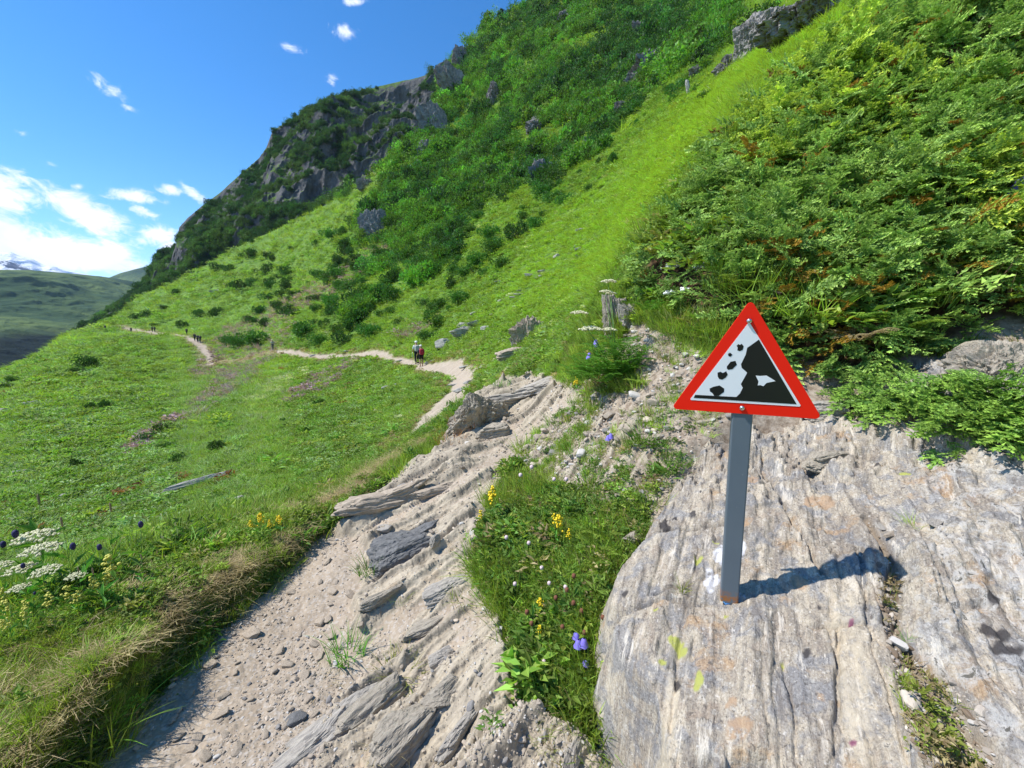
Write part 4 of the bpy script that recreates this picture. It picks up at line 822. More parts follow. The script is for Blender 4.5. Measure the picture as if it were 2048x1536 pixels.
# ------------------------------------------------------------------ juniper
def needle_mat(name, base, tip, inst=False):
    m, t = mat(name); v = attr(t, 'shade').outputs['Fac']; tp = attr(t, 'tip').outputs['Fac']; ct = attr(t, 'tint').outputs['Color']
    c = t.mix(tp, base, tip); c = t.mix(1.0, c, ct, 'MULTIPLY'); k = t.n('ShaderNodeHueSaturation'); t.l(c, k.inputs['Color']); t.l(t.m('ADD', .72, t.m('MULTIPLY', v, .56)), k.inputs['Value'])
    b = t.n('ShaderNodeBsdfPrincipled'); t.l(k.outputs[0], b.inputs['Base Color']); b.inputs['Roughness'].default_value = .5; b.inputs['Specular IOR Level'].default_value = .3
    tr = t.n('ShaderNodeBsdfTranslucent'); t.l(k.outputs[0], tr.inputs[0]); ms = t.n('ShaderNodeMixShader'); ms.inputs[0].default_value = .28; t.l(b.outputs[0], ms.inputs[1]); t.l(tr.outputs[0], ms.inputs[2])
    o = t.n('ShaderNodeOutputMaterial'); t.l(ms.outputs[0], o.inputs[0]); return m
M_JUN = needle_mat('juniper_needles', (.09, .20, .045), (.40, .56, .11))
def spray_geo(seed, ntw=13, per=11):
    """flat drooping juniper spray, length 1 along +x, needles along side twigs"""
    r_ = np.random.default_rng(seed); P = []; D_ = []; Ls = []; Tp = []
    def row(p0, d0, L, n, t0, t1):
        for i in range(n):
            q = (i+.5)/n; p = p0+d0*L*q; s_ = 1 if i % 2 else -1; side = np.array([-d0[1], d0[0], 0])*s_
            P.append(p); D_.append(d0*1.0+side*.8+r_.normal(0, .25, 3)); Ls.append(.085*(1.05-.4*q)); Tp.append(t0+(t1-t0)*q)
    ax = lambda q: np.array([q, 0, .10*math.sin(q*2.2)-.16*q*q])
    for k in range(ntw):
        q = .12+.86*k/ntw; s_ = 1 if k % 2 else -1; an = s_*(.75+.15*r_.normal()); L = (.42*(1-q*.72))*(.7+.5*r_.random()); row(ax(q), np.array([cos(an), sin(an), r_.normal(.05, .15)]), L, per, .0+.3*q, .5+.5*q)
    for k in range(10): row(ax(k/10), ax((k+1)/10)-ax(k/10), 1.0, 3, k/12, k/10)
    P = np.array(P); D_ = np.array(D_); Ls = np.array(Ls); n = len(P); D_ /= np.linalg.norm(D_, axis=1)[:, None]
    s = np.cross(D_, np.tile([0, 0, 1.], (n, 1))+r_.normal(0, .5, (n, 3))); s /= np.linalg.norm(s, axis=1)[:, None]; w_ = (Ls*.34)[:, None]
    V = np.stack([P-s*w_, P+s*w_, P+D_*Ls[:, None]], 1).reshape(-1, 3); F = np.arange(n*3).reshape(-1, 3); return V, F, np.repeat(r_.random(n), 3), np.repeat(np.array(Tp), 3)
SPR = [spray_geo(800+i) for i in range(4)]
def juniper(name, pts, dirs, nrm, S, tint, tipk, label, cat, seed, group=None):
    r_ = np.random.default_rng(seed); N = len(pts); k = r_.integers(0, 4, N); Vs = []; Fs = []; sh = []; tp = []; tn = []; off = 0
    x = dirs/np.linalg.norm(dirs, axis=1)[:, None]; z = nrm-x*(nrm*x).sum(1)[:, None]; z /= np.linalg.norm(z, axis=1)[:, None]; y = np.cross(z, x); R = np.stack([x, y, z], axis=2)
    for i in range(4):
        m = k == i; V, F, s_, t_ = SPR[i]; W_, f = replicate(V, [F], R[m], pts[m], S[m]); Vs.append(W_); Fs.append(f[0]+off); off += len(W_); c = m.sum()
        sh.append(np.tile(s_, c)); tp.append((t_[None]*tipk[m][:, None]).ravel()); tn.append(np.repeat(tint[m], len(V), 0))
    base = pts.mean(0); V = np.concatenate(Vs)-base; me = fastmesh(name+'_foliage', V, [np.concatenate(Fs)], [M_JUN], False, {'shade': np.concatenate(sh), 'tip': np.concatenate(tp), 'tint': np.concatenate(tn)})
    t = empty(name, tuple(base), label, cat, group); mobj('foliage', me, t); tubes = []
    for i in r_.choice(N, min(N//14, 260), replace=False):
        a = pts[i]-base; b = a-x[i]*S[i]*1.8+np.array([0, 0, -.16]); tubes.append(tube([b, (a+b)/2+r_.normal(0, .02, 3), a+x[i]*S[i]*.5], [.008, .006, .0025], 4, False))
    BV, BF = merge(tubes); mobj('branches', fastmesh('branches', BV, BF, [M_BARK], True), t); return t
def big_juniper():
    r_ = np.random.default_rng(91); N = 26000; th = np.radians(8+52*r_.random(N)); r = np.exp(math.log(2.6)+(math.log(10.5)-math.log(2.6))*r_.random(N)); x = r*np.sin(th); y = r*np.cos(th); z, mk, px, py = ground(x, y)
    jit = 30*fb2(x*1.5, y*1.5, 3, 811); s = sdpoly(px+jit, py+jit*.6, P_JUN)
    lump = .5+.5*fb2(x*1.7, y*1.7, 3, 812); lump2 = .5+.5*fb2(x*4.5, y*4.5, 3, 813); H = (.08+.38*lump+.34*lump2)*sst(0, 55, s)
    hole = (ell(px, py, (1360, 520), 60, 55, 0) < 1) | (ell(px, py, (1660, 690), 75, 32, 10) < 1) | ((ell(px, py, (1480, 560), 60, 30, 0) < 1))
    k = (s > 0) & (r_.random(N) < np.where(hole, .14, .42+.30*(lump2 > .45))) & ~((sdpoly(x, y, SLABW) > .0) & (r < 3.6)); x, y, z, r, px, py, H, lump, lump2 = (a[k] for a in (x, y, z, r, px, py, H, lump, lump2)); n = len(x)
    u = r_.random(n)**.45; p = np.stack([x, y, z+H*u+.02], 1); az = r_.normal(radians(232), .75, n)       # fronds sweep down the slope
    d = np.stack([np.cos(az), np.sin(az), r_.normal(.10, .36, n)], 1); nr = np.array([-.35, -.35, 1.])+r_.normal(0, .45, (n, 3)); S = .18*np.exp(r_.normal(0, .3, n))*np.clip(r/4.2, .85, 1.5)
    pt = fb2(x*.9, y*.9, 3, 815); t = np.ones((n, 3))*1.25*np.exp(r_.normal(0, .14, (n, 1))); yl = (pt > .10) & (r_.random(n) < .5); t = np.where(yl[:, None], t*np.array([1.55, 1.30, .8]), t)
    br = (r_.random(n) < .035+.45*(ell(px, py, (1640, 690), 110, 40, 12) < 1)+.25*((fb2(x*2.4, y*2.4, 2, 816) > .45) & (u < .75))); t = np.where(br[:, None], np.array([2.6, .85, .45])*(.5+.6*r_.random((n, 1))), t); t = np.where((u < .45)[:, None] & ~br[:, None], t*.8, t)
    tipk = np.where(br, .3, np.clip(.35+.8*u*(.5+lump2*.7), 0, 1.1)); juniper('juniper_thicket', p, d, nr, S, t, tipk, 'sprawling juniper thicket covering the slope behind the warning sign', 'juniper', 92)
big_juniper()
def creeping_juniper():
    r_ = np.random.default_rng(95); line = [(1690, 775), (1760, 815), (1850, 850), (1930, 870), (1990, 890), (2060, 905), (2110, 910)]; P = []
    for i in range(420):
        q = r_.random()*(len(line)-1); a = int(q); f = q-a; cx = line[a][0]*(1-f)+line[a+1][0]*f+r_.normal(0, 12); cy_ = line[a][1]*(1-f)+line[a+1][1]*f+r_.normal(0, 13)+14; x, y = slabw(cx, cy_); P.append((x, y, 0))
    P = np.array(P); P[:, 2] = np.maximum(slab_z(P[:, 0], P[:, 1]), ground(P[:, 0], P[:, 1], False)-.05)+.02+.08*r_.random(len(P)); n = len(P); az = r_.normal(radians(-125), .65, n)
    d = np.stack([np.cos(az), np.sin(az), r_.normal(-.05, .28, n)], 1); nr = np.array([-.3, -.4, 1.])+r_.normal(0, .3, (n, 3)); t = np.ones((n, 3))*np.exp(r_.normal(0, .15, (n, 1)))*np.array([1.1, 1.15, .9])
    juniper('creeping_juniper', P, d, nr, .13*np.exp(r_.normal(0, .25, n)), t, np.full(n, .75), 'low juniper branch creeping across the rock to the right of the sign', 'juniper', 96)
creeping_juniper()
# ------------------------------------------------------------------ rocks
def rock_material(name, base, lich=.0, fine=1.0, rough=.85):
    m, t = mat(name); P = t.n('ShaderNodeTexCoord').outputs['Object']; oi = t.n('ShaderNodeObjectInfo'); Q = t.v('ADD', P, None); 
    cb = t.n('ShaderNodeCombineXYZ'); t.l(t.m('MULTIPLY', oi.outputs['Random'], 40), cb.inputs[0]); t.l(cb.outputs[0], Q.node.inputs[1])
    R = t.map(Q, scale=(1.6*fine, 4*fine, 6*fine)); n1 = t.noise(R, 1.5, 8, .7, .9); n2 = t.noise(Q, 5*fine, 6, .62); n3 = t.noise(Q, 40*fine, 5, .7)
    c = t.mix(t.ramp(n1, .38, .62), base[0], base[1]); c = t.mix(t.m('MULTIPLY', t.ramp(n2, .52, .66), .6), c, base[2]); c = t.mix(.5, c, t.mix(t.ramp(n3, .3, .7), (.3, .3, .3), (.75, .75, .74)), 'SOFT_LIGHT')
    if lich: c = t.mix(t.m('MULTIPLY', t.ramp(t.noise(Q, 9*fine, 5, .7), .56, .62), lich), c, (.42, .43, .33))
    bsdf(t, c, rough, .2, t.m('ADD', n1, t.m('MULTIPLY', n3, .5)), .8, .012/fine); return m
M_RK = {'pale': rock_material('pale_schist', ((.30, .27, .235), (.44, .40, .34), (.18, .165, .15)), .2, 3), 'dark': rock_material('dark_slate', ((.12, .122, .125), (.20, .195, .185), (.075, .077, .08)), 0, 3), 'grey': rock_material('grey_slate', ((.27, .235, .185), (.40, .35, .28), (.15, .135, .11)), .3, 2),
    'tan': rock_material('tan_schist', ((.33, .27, .205), (.46, .385, .30), (.21, .17, .13)), .1, 3), 'farpale': rock_material('weathered_pale_rock', ((.30, .29, .26), (.46, .44, .40), (.16, .155, .145)), .5, .7), 'crag': rock_material('crag_rock', ((.17, .16, .15), (.32, .30, .275), (.08, .077, .072)), .05, 1.2)}
RC = {}
def rock_me(kind, shape, v):
    key = (kind, shape, v)
    if key not in RC:
        dims, n, ch, ly, nl, k = {'block': ((1, .75, .6), 30, 10, .10, 5, 3.2), 'slab': ((1, .55, .20), 30, 8, .12, 5, 4), 'wedge': ((1, .6, .42), 44, 14, .16, 5, 3), 'chip': ((1, .7, .35), 8, 8, 0, 3, 3), 'shard': ((.5, .45, 1.0), 34, 10, .10, 4, 3), 'crag': ((1, .6, .9), 60, 18, 0, 6, 3), 'round': ((1, .85, .7), 16, 4, 0, 3, 2.4)}[shape]
        V, F = rock_geo(900+v*13+len(shape), dims, n, ch, ly, nl, .07, k)
        if shape in ('wedge', 'block', 'slab', 'shard'):
            a_ = fb3(V[:, 0]*3+v, V[:, 1]*7, V[:, 2]*9, 4, v+40, .6)*3.5; nr_ = V/(np.linalg.norm(V, axis=1)[:, None]+1e-9); V = V+nr_*(.022*(np.floor(a_)+sst(.6, .85, a_-np.floor(a_)))+.012*fb3(V[:, 0]*14, V[:, 1]*20, V[:, 2]*24, 3, v+50, .6))[:, None]*np.array([1, 1, .7])
        if shape == 'crag': V = V*(1+.36*fb3(V[:, 0]*5+v, V[:, 1]*5, V[:, 2]*1.3, 4, v, .6, True)+.26*fb3(V[:, 0]*13+v, V[:, 1]*13+2, V[:, 2]*3.5, 5, v+9, .6, True))[:, None]*np.array([1, 1, .9])
        RC[key] = fastmesh('rock_'+shape, V, F, [M_RK[kind]], shape in ('round', 'wedge'))
    return RC[key]
def put_rock(name, p, size, kind, shape, v, label, cat, rot=(0, 0, 0), sc=(1, 1, 1), sink=.25, group=None):
    o = mobj(name, rock_me(kind, shape, v)); S = np.array(sc)*size; o.scale = tuple(float(a) for a in S); o.rotation_euler = rot; h = {'block': .6, 'slab': .2, 'wedge': .42, 'chip': .35, 'shard': 1., 'crag': .9, 'round': .7}[shape]*S[2]
    o.location = (float(p[0]), float(p[1]), float(p[2]+h*(.5-sink))); tag(o, label, cat, group); return o
R_ = radians
NEARROCKS = [ # px,py base, width px, kind, shape, variant, yaw, scale, sink, label
 (800,1105,128,'dark','block',1,32,(1,.7,.75),.3,'large dark slate block standing up in the middle of the near path'),
 (848,1062,75,'dark','slab',2,40,(1,.6,1.2),.3,'smaller dark slate wedge leaning on the back of the large dark block'),
 (742,1012,150,'tan','wedge',3,32,(1,.45,.55),.35,'long tilted tan slab edging the left of the near path'),(800,985,130,'tan','wedge',4,30,(1,.4,.5),.35,'middle of the three tan ridges crossing the path'),(865,985,100,'tan','wedge',5,30,(1,.5,.5),.3,'upper of the three tan ridges crossing the path'),
 (765,1195,80,'grey','wedge',6,40,(1,.45,.6),.3,'curved grey slate fin below the large dark block'),(850,1255,105,'grey','wedge',7,28,(1,.55,.5),.35,'grey slate hump with dark underside in the stony middle of the path'),(895,1180,110,'pale','slab',8,35,(1,.8,1.2),.45,'flat pale slate plate right of the curved fin'),
 (760,1410,150,'grey','wedge',9,48,(1,.5,.75),.3,'long curved dark slate fin near the bottom of the picture'),(800,1470,150,'grey','block',10,50,(1,.6,.7),.35,'big dark slate boulder at the bottom of the stony path'),(890,1390,85,'grey','block',11,30,(1,.8,.8),.3,'blocky grey stone above the big dark boulder'),
 (930,1450,170,'pale','wedge',12,58,(1,.35,.5),.35,'long narrow pale slate ridge at the bottom centre'),(640,1480,260,'pale','slab',13,50,(1,.5,1.0),.55,'broad smooth pale bedrock plate at the bottom left of the stones'),(1140,1520,95,'pale','slab',14,65,(1,.6,2.0),.35,'reddish white block wedged beside the grass at the bottom'),
 (880,1320,60,'pale','block',15,20,(1,.7,.8),.3,'small pale block in front of the grass tuft'),(770,1060,30,'pale','chip',2,20,(1,1,1),.2,'small white stone lying above the dark slate block'),(592,1440,36,'dark','chip',1,40,(1,1,1),.2,'dark angular stone lying at the right of the sandy path'),(870,1090,28,'pale','block',3,70,(1,.6,1.3),.2,'small pale stone beside the dark wedge'),
 (1270,1080,58,'grey','block',5,20,(1,.8,.8),.3,'small grey rock tucked between the grass and the slab'),
 (985,868,80,'grey','block',16,25,(1,.8,.7),.35,'rounded grey boulder low on the rocky crest of the path'),(960,835,120,'grey','crag',17,35,(1,.8,.8),.4,'layered grey outcrop forming the left of the path crest'),(1035,800,170,'pale','wedge',18,35,(1,.6,.5),.4,'pale ribbed outcrop over which the path climbs'),(1090,770,120,'pale','wedge',19,28,(1,.6,.5),.4,'pale ribbed ledge at the top of the path crest'),
 (1058,680,62,'tan','crag',20,20,(.9,.8,1.3),.3,'brown pointed rock standing in the grass above the crest'),(1030,715,85,'tan','wedge',21,30,(1,.6,.8),.3,'tan crumbly outcrop just above the crest'),(1225,665,52,'grey','crag',22,10,(.8,.8,2.2),.25,'tall narrow grey rock beside the juniper'),(1258,650,42,'pale','crag',23,40,(1,1,1.3),.25,'pale broken rock right of the tall narrow one'),
 (1875,800,120,'grey','block',24,20,(1,.8,.7),.3,'whitish grey boulder behind the creeping juniper'),(1990,780,150,'grey','crag',25,15,(1,.8,.8),.3,'big grey outcrop at the right edge above the creeping juniper'),(1940,725,80,'grey','block',26,30,(1,.8,.8),.3,'dark cracked rock at the top of the right outcrop'),(1655,820,110,'pale','block',27,10,(1,.8,.6),.35,'pale knobbly rock right beside the sign corner'),
 (1655,905,90,'grey','block',28,15,(1,.7,.6),.35,'grey block with a brown cavity below the sign corner'),(1868,1058,50,'pale','slab',29,35,(1,.6,1),.1,'loose pale flat stone lying on the slab beyond the shadow'),(1780,1075,32,'tan','chip',3,20,(1,.5,.6),.1,'tan splinter of stone behind the sign shadow'),(1760,1048,26,'pale','chip',4,70,(1,.7,.6),.1,'small pale stone on the slab behind the shadow'),(1935,1030,30,'pale','chip',5,60,(1,.4,.5),.1,'thin stone sliver near the right edge of the slab')]
def nearhit(px, py):
    p = hit(px, py)[0]
    xs, ys = slabw(px, py)
    if inpoly(np.array([xs]), np.array([ys]), SLABW)[0] and (np.isnan(p[0]) or math.hypot(xs, ys) < math.hypot(p[0], p[1])+.1): return np.array([xs, ys, float(slab_z(xs, ys)[0])])
    return p
for (px, py, wd, kd, shp, v, yaw, sc_, sk, lab) in NEARROCKS:
    sk = sk+.10*(wd > 60)
    p = nearhit(px, py); r = math.hypot(p[0], p[1]); d = p[1]*cp-(p[2]-CAMZ)*sp
    put_rock('rock' if wd > 60 else 'stone', p, wd*d/FPX*1.12, kd, shp, v, lab, 'rock' if wd > 60 else 'stone', (R_(rng.uniform(-8, 8)), R_(rng.uniform(-14, 4)), R_(yaw)), sc_, sk)
# stones lying loose on the path: every one its own thing
SL = [(445,1395),(420,1330),(395,1480),(380,1500),(410,1515),(355,1475),(440,1430),(505,1270),(560,1300),(640,1245),(655,1240),(690,1100),(655,1125),(700,1190),(672,1165),(660,1210),(575,1330),(600,1380),(615,1400),(540,1420),(470,1345),(520,1230),(585,1185),(560,1385),(625,1430),(575,1450),(530,1470),(500,1400),(450,1470),(475,1500),(610,1350),(640,1315),(630,1290),(660,1275),(380,1390),(345,1440),(720,1250),(600,1270),(665,1185),(710,1080)]
WHERE = [('small grey stone lying on the lower left of the sandy path', 'tan'), ('small pale stone lying on the sandy path', 'tan'), ('tan pebble lying at the stony right side of the sandy path', 'tan')]
for i, (px, py) in enumerate(SL):
    p = nearhit(px, py); d = p[1]*cp-(p[2]-CAMZ)*sp; g = 0 if px < 480 else (1 if py < 1260 else 2); wd = rng.uniform(13, 26) if i > 10 else rng.uniform(24, 36)
    put_rock('stone', p, wd*d/FPX, WHERE[g][1], 'chip', int(rng.integers(6, 12)), ('large ' if wd > 24 else '')+WHERE[g][0].replace('small ', ''), 'stone', (rng.uniform(-.3, .3), rng.uniform(-.3, .3), rng.uniform(0, 6)), (1, 1, .9), .2, 'stones lying on the sandy path')
MID = [(930,672,62,'farpale','slab',1,25,(1,.5,1.6),'largest of the stacked pale slabs on the slope right of the hikers'),(955,650,40,'farpale','slab',2,25,(1,.6,1.6),'middle slab of the stack right of the hikers'),(925,655,24,'farpale','block',3,10,(1,1,.7),'blocky stone on the left of the slab stack'),(885,695,30,'farpale','round',4,0,(1,1,.9),'rounded pale boulder between the hikers and the slab stack'),
 (955,628,30,'farpale','slab',5,30,(1,.6,1),'top slab of the stack right of the hikers'),(975,660,26,'farpale','block',6,30,(1,.8,.6),'broken stone at the right of the slab stack'),(1000,565,24,'farpale','slab',7,30,(1,.6,1),'thin pale slab in the grass above the stack'),(1060,553,30,'farpale','slab',8,30,(1,.6,1),'flat stone on the slope at the middle of the stone streak'),(1085,545,26,'farpale','slab',9,30,(1,.6,1),'flat stone at the right of the stone streak'),
 (1165,462,30,'farpale','slab',10,20,(1,.7,1),'pale slab on the bright grass above the stone streak'),(1160,500,28,'farpale','slab',11,20,(1,.7,1),'lower pale slab on the bright grass near the juniper'),(1115,515,18,'farpale','block',12,20,(1,.7,.7),'small stone on the bright grass above the streak'),(1040,590,24,'farpale','slab',13,20,(1,.7,1),'stone below the streak on the slope'),(1375,190,14,'farpale','shard',14,20,(1,1,2.2),'white standing stone on the bright grass high on the right'),
 (770,778,18,'farpale','block',15,20,(1,.7,.7),'pale stone in the meadow below the hikers'),(790,772,12,'farpale','block',16,20,(1,.7,.7),'smaller stone right of another below the hikers'),(475,1000,20,'farpale','block',17,20,(1,.7,.7),'pale stone on the green slope above the yellow flowers'),(410,965,110,'farpale','slab',18,38,(1,.16,.6),'long thin rock rib crossing the green slope on the left'),(590,985,34,'farpale','slab',19,40,(1,.35,1),'narrow grey slab in the meadow left of the tan ridges'),
 (200,853,12,'farpale','slab',20,30,(1,.5,1),'small white stone at the centre of the left meadow'),(60,808,34,'farpale','slab',21,35,(1,.3,1),'long flat stone in the upper left meadow'),(52,885,34,'farpale','slab',22,35,(1,.5,1),'broken flat stones near the left edge of the meadow'),(45,945,30,'farpale','slab',23,35,(1,.4,1),'flat stone at the left edge below the broken ones'),(110,1000,44,'farpale','slab',24,35,(1,.4,1),'mossy flat stone behind the cream flowers'),(8,822,20,'farpale','block',25,10,(1,.8,.6),'pale stone at the left edge of the meadow'),
 (455,568,14,'farpale','slab',26,20,(1,.6,1),'pale stone far up the long slope'),(430,583,20,'farpale','slab',27,20,(1,.5,1),'flat stone on the long slope below a paler one'),(20,955,22,'farpale','slab',28,30,(1,.5,1),'low stone in the far left grass'),(625,712,14,'farpale','slab',29,10,(1,.6,1),'white stone on the edge of the middle path'),(695,703,16,'farpale','slab',30,10,(1,.6,1),'white stone above the middle path'),(930,735,22,'farpale','slab',31,10,(1,.7,1),'light stone where the path turns right of the hikers'),
 (905,772,22,'farpale','slab',32,10,(1,.7,1),'light stone on the left of the lower path bend'),(940,765,26,'farpale','slab',33,20,(1,.6,1),'light flat stone on the steps of the lower path bend'),(918,785,22,'farpale','block',34,20,(1,.8,.7),'white block in the middle of the lower path bend'),(955,745,20,'farpale','slab',35,20,(1,.6,1),'flat stone on the right of the lower path bend'),(965,735,16,'farpale','block',36,20,(1,.8,.7),'small block at the top right of the lower path bend'),(855,728,14,'farpale','block',37,20,(1,.8,.7),'stone on the path right behind the hikers'),(868,722,16,'farpale','slab',38,20,(1,.8,.9),'flat stone on the verge right of the hikers'),(800,722,16,'farpale','slab',39,20,(1,.8,.9),'flat stone on the path left of the hikers')]
for (px, py, wd, kd, shp, v, yaw, sc_, lab) in MID:
    p = hit(px, py)[0]
    if np.isnan(p[0]): continue
    r = math.hypot(p[0], p[1]); big_ = wd > 25; put_rock('rock' if big_ else 'stone', p, wd*1.1*(p[1]*cp-(p[2]-CAMZ)*sp)/FPX, kd, shp, v, lab, 'rock' if big_ else 'stone', (R_(rng.uniform(-6, 6)), R_(rng.uniform(-12, 0)), R_(yaw)), sc_, .15)
qs = rng.random(18)
for i, u_ in enumerate(qs):                                # loose slabs in the streak of stones running up the slope
    px, py = 965+205*u_+rng.normal(0, 9), 640-150*u_+rng.normal(0, 12); p = hit(px, py)[0]; d = p[1]*cp-(p[2]-CAMZ)*sp
    put_rock('stone', p, rng.uniform(9, 22)*d/FPX, 'farpale', 'slab', 50+i % 6, 'small pale stone in the streak of stones on the slope', 'stone', (R_(rng.uniform(-8, 8)), R_(rng.uniform(-14, 4)), R_(rng.uniform(0, 60))), (1, .7, 1), .12, 'stones in the streak on the slope')
CR = [(1520,80,110,'crag',1,(1,.8,.85),'left grey crag at the top edge above the bright grass'),(1615,52,170,'crag',2,(1.1,.8,.6),'right grey crag at the top edge above the bright grass'),(1460,125,50,'crag',3,(1,.8,.8),'small dark crag below the two top crags'),(1300,135,70,'crag',4,(1,.7,1),'crag in the middle of the rocky rib'),(1270,165,50,'crag',5,(1,.7,.8),'lower left crag of the rocky rib'),(1400,140,40,'crag',6,(1,.7,.7),'dark ledge between rib and bright grass'),
 (1178,290,30,'crag',7,(1,.7,1.4),'slanting pale rock beside the upper grass strip'),(1085,350,60,'crag',8,(1,.5,1),'pale slanting rock face at the edge of the thicket'),(1285,60,40,'crag',9,(1,.7,1),'grey rock showing through the upper thicket'),(1130,40,36,'crag',10,(1,.7,1),'rock face high in the thicket near the skyline'),(905,175,50,'crag',11,(1,.7,1.6),'ribbed reddish cliff pillar at the end of the thicket'),(925,120,40,'crag',12,(1,.7,1.3),'upper part of the cliff at the skyline notch'),
 (870,250,60,'crag',13,(1,.7,1.5),'tall ribbed cliff below the skyline notch'),(750,455,44,'crag',14,(1,.7,1.5),'brown buttress under the lower tip of the thicket'),(735,365,34,'crag',15,(1,.7,.9),'dark rock at the top corner of the long slope'),(855,300,50,'crag',16,(1,.7,1),'rock face left of the thicket'),(990,185,40,'crag',17,(1,.7,1),'small cliff in the thicket right of the pillar'),(1075,245,50,'crag',18,(1,.7,.7),'low cliff band in the middle of the thicket'),(1240,215,34,'crag',19,(1,.6,.9),'stony outcrop at the foot of the rocky rib')]
for (px, py, wd, shp, v, sc_, lab) in CR:
    p = hit(px, py+8)[0]
    if np.isnan(p[0]): continue
    d = p[1]*cp-(p[2]-CAMZ)*sp; o = put_rock('crag', p, wd*d/FPX, 'crag', 'crag', v, lab, 'crag', (R_(rng.uniform(-8, 8)), R_(-22), R_(40+rng.uniform(-20, 20))), (sc_[0]*1.25, sc_[1]*1.3, sc_[2]), .42)
# ------------------------------------------------------------------ warning sign
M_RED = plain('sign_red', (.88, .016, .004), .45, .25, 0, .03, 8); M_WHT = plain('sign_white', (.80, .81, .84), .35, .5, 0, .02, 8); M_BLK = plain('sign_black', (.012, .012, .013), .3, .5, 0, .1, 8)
M_STEEL = plain('bolt_steel', (.62, .62, .62), .25, .5, 1, .05, 200); M_ALU = plain('sign_back', (.45, .46, .47), .45, .5, .6)
def post_material():
    m, t = mat('grey_painted_post'); P = t.n('ShaderNodeTexCoord').outputs['Object']; s = t.n('ShaderNodeSeparateXYZ'); t.l(P, s.inputs[0]); nn = t.noise(P, 60, 5, .65); n2 = t.noise(P, 8, 4)
    c = t.mix(n2, (.095, .125, .155), (.125, .155, .185)); rust = t.m('MULTIPLY', t.ramp(s.outputs[2], .055, .02), t.ramp(nn, .44, .52)); c = t.mix(rust, c, (.30, .12, .04)); c = t.mix(t.m('MULTIPLY', t.ramp(nn, .68, .72), .4), c, (.3, .3, .3)); bsdf(t, c, .45, .4, nn, .1, .001); return m
def prism(poly, y0, y1):
    """polygon in plate coordinates (x, z) extruded from y0 (front, negative) to y1"""
    n = len(poly); P = np.array(poly); V = np.concatenate([np.stack([P[:, 0], np.full(n, y0), P[:, 1]], 1), np.stack([P[:, 0], np.full(n, y1), P[:, 1]], 1)]); me = bpy.data.meshes.new('prism')
    F = [tuple(range(n)), tuple(range(2*n-1, n-1, -1))]+[(i, i+n, (i+1) % n+n, (i+1) % n) for i in range(n)]; me.from_pydata([tuple(v) for v in V], [], F); return me
def rounded(tri, rad, seg=6):
    out = []; P = [np.array(p, float) for p in tri]
    for i in range(3):
        a, b, c = P[i-1], P[i], P[(i+1) % 3]; u = (a-b)/np.linalg.norm(a-b); v = (c-b)/np.linalg.norm(c-b); half = math.acos(np.clip(u@v, -1, 1))/2; L = rad/math.tan(half); ctr = b+(u+v)/np.linalg.norm(u+v)*rad/math.sin(half)
        p0, p1 = b+u*L-ctr, b+v*L-ctr; a0 = math.atan2(p0[1], p0[0]); a1 = math.atan2(p1[1], p1[0]); da = (a1-a0+pi) % (2*pi)-pi
        for k in range(seg+1): an = a0+da*k/seg; out.append(tuple(ctr+rad*np.array([cos(an), sin(an)])))
    return out
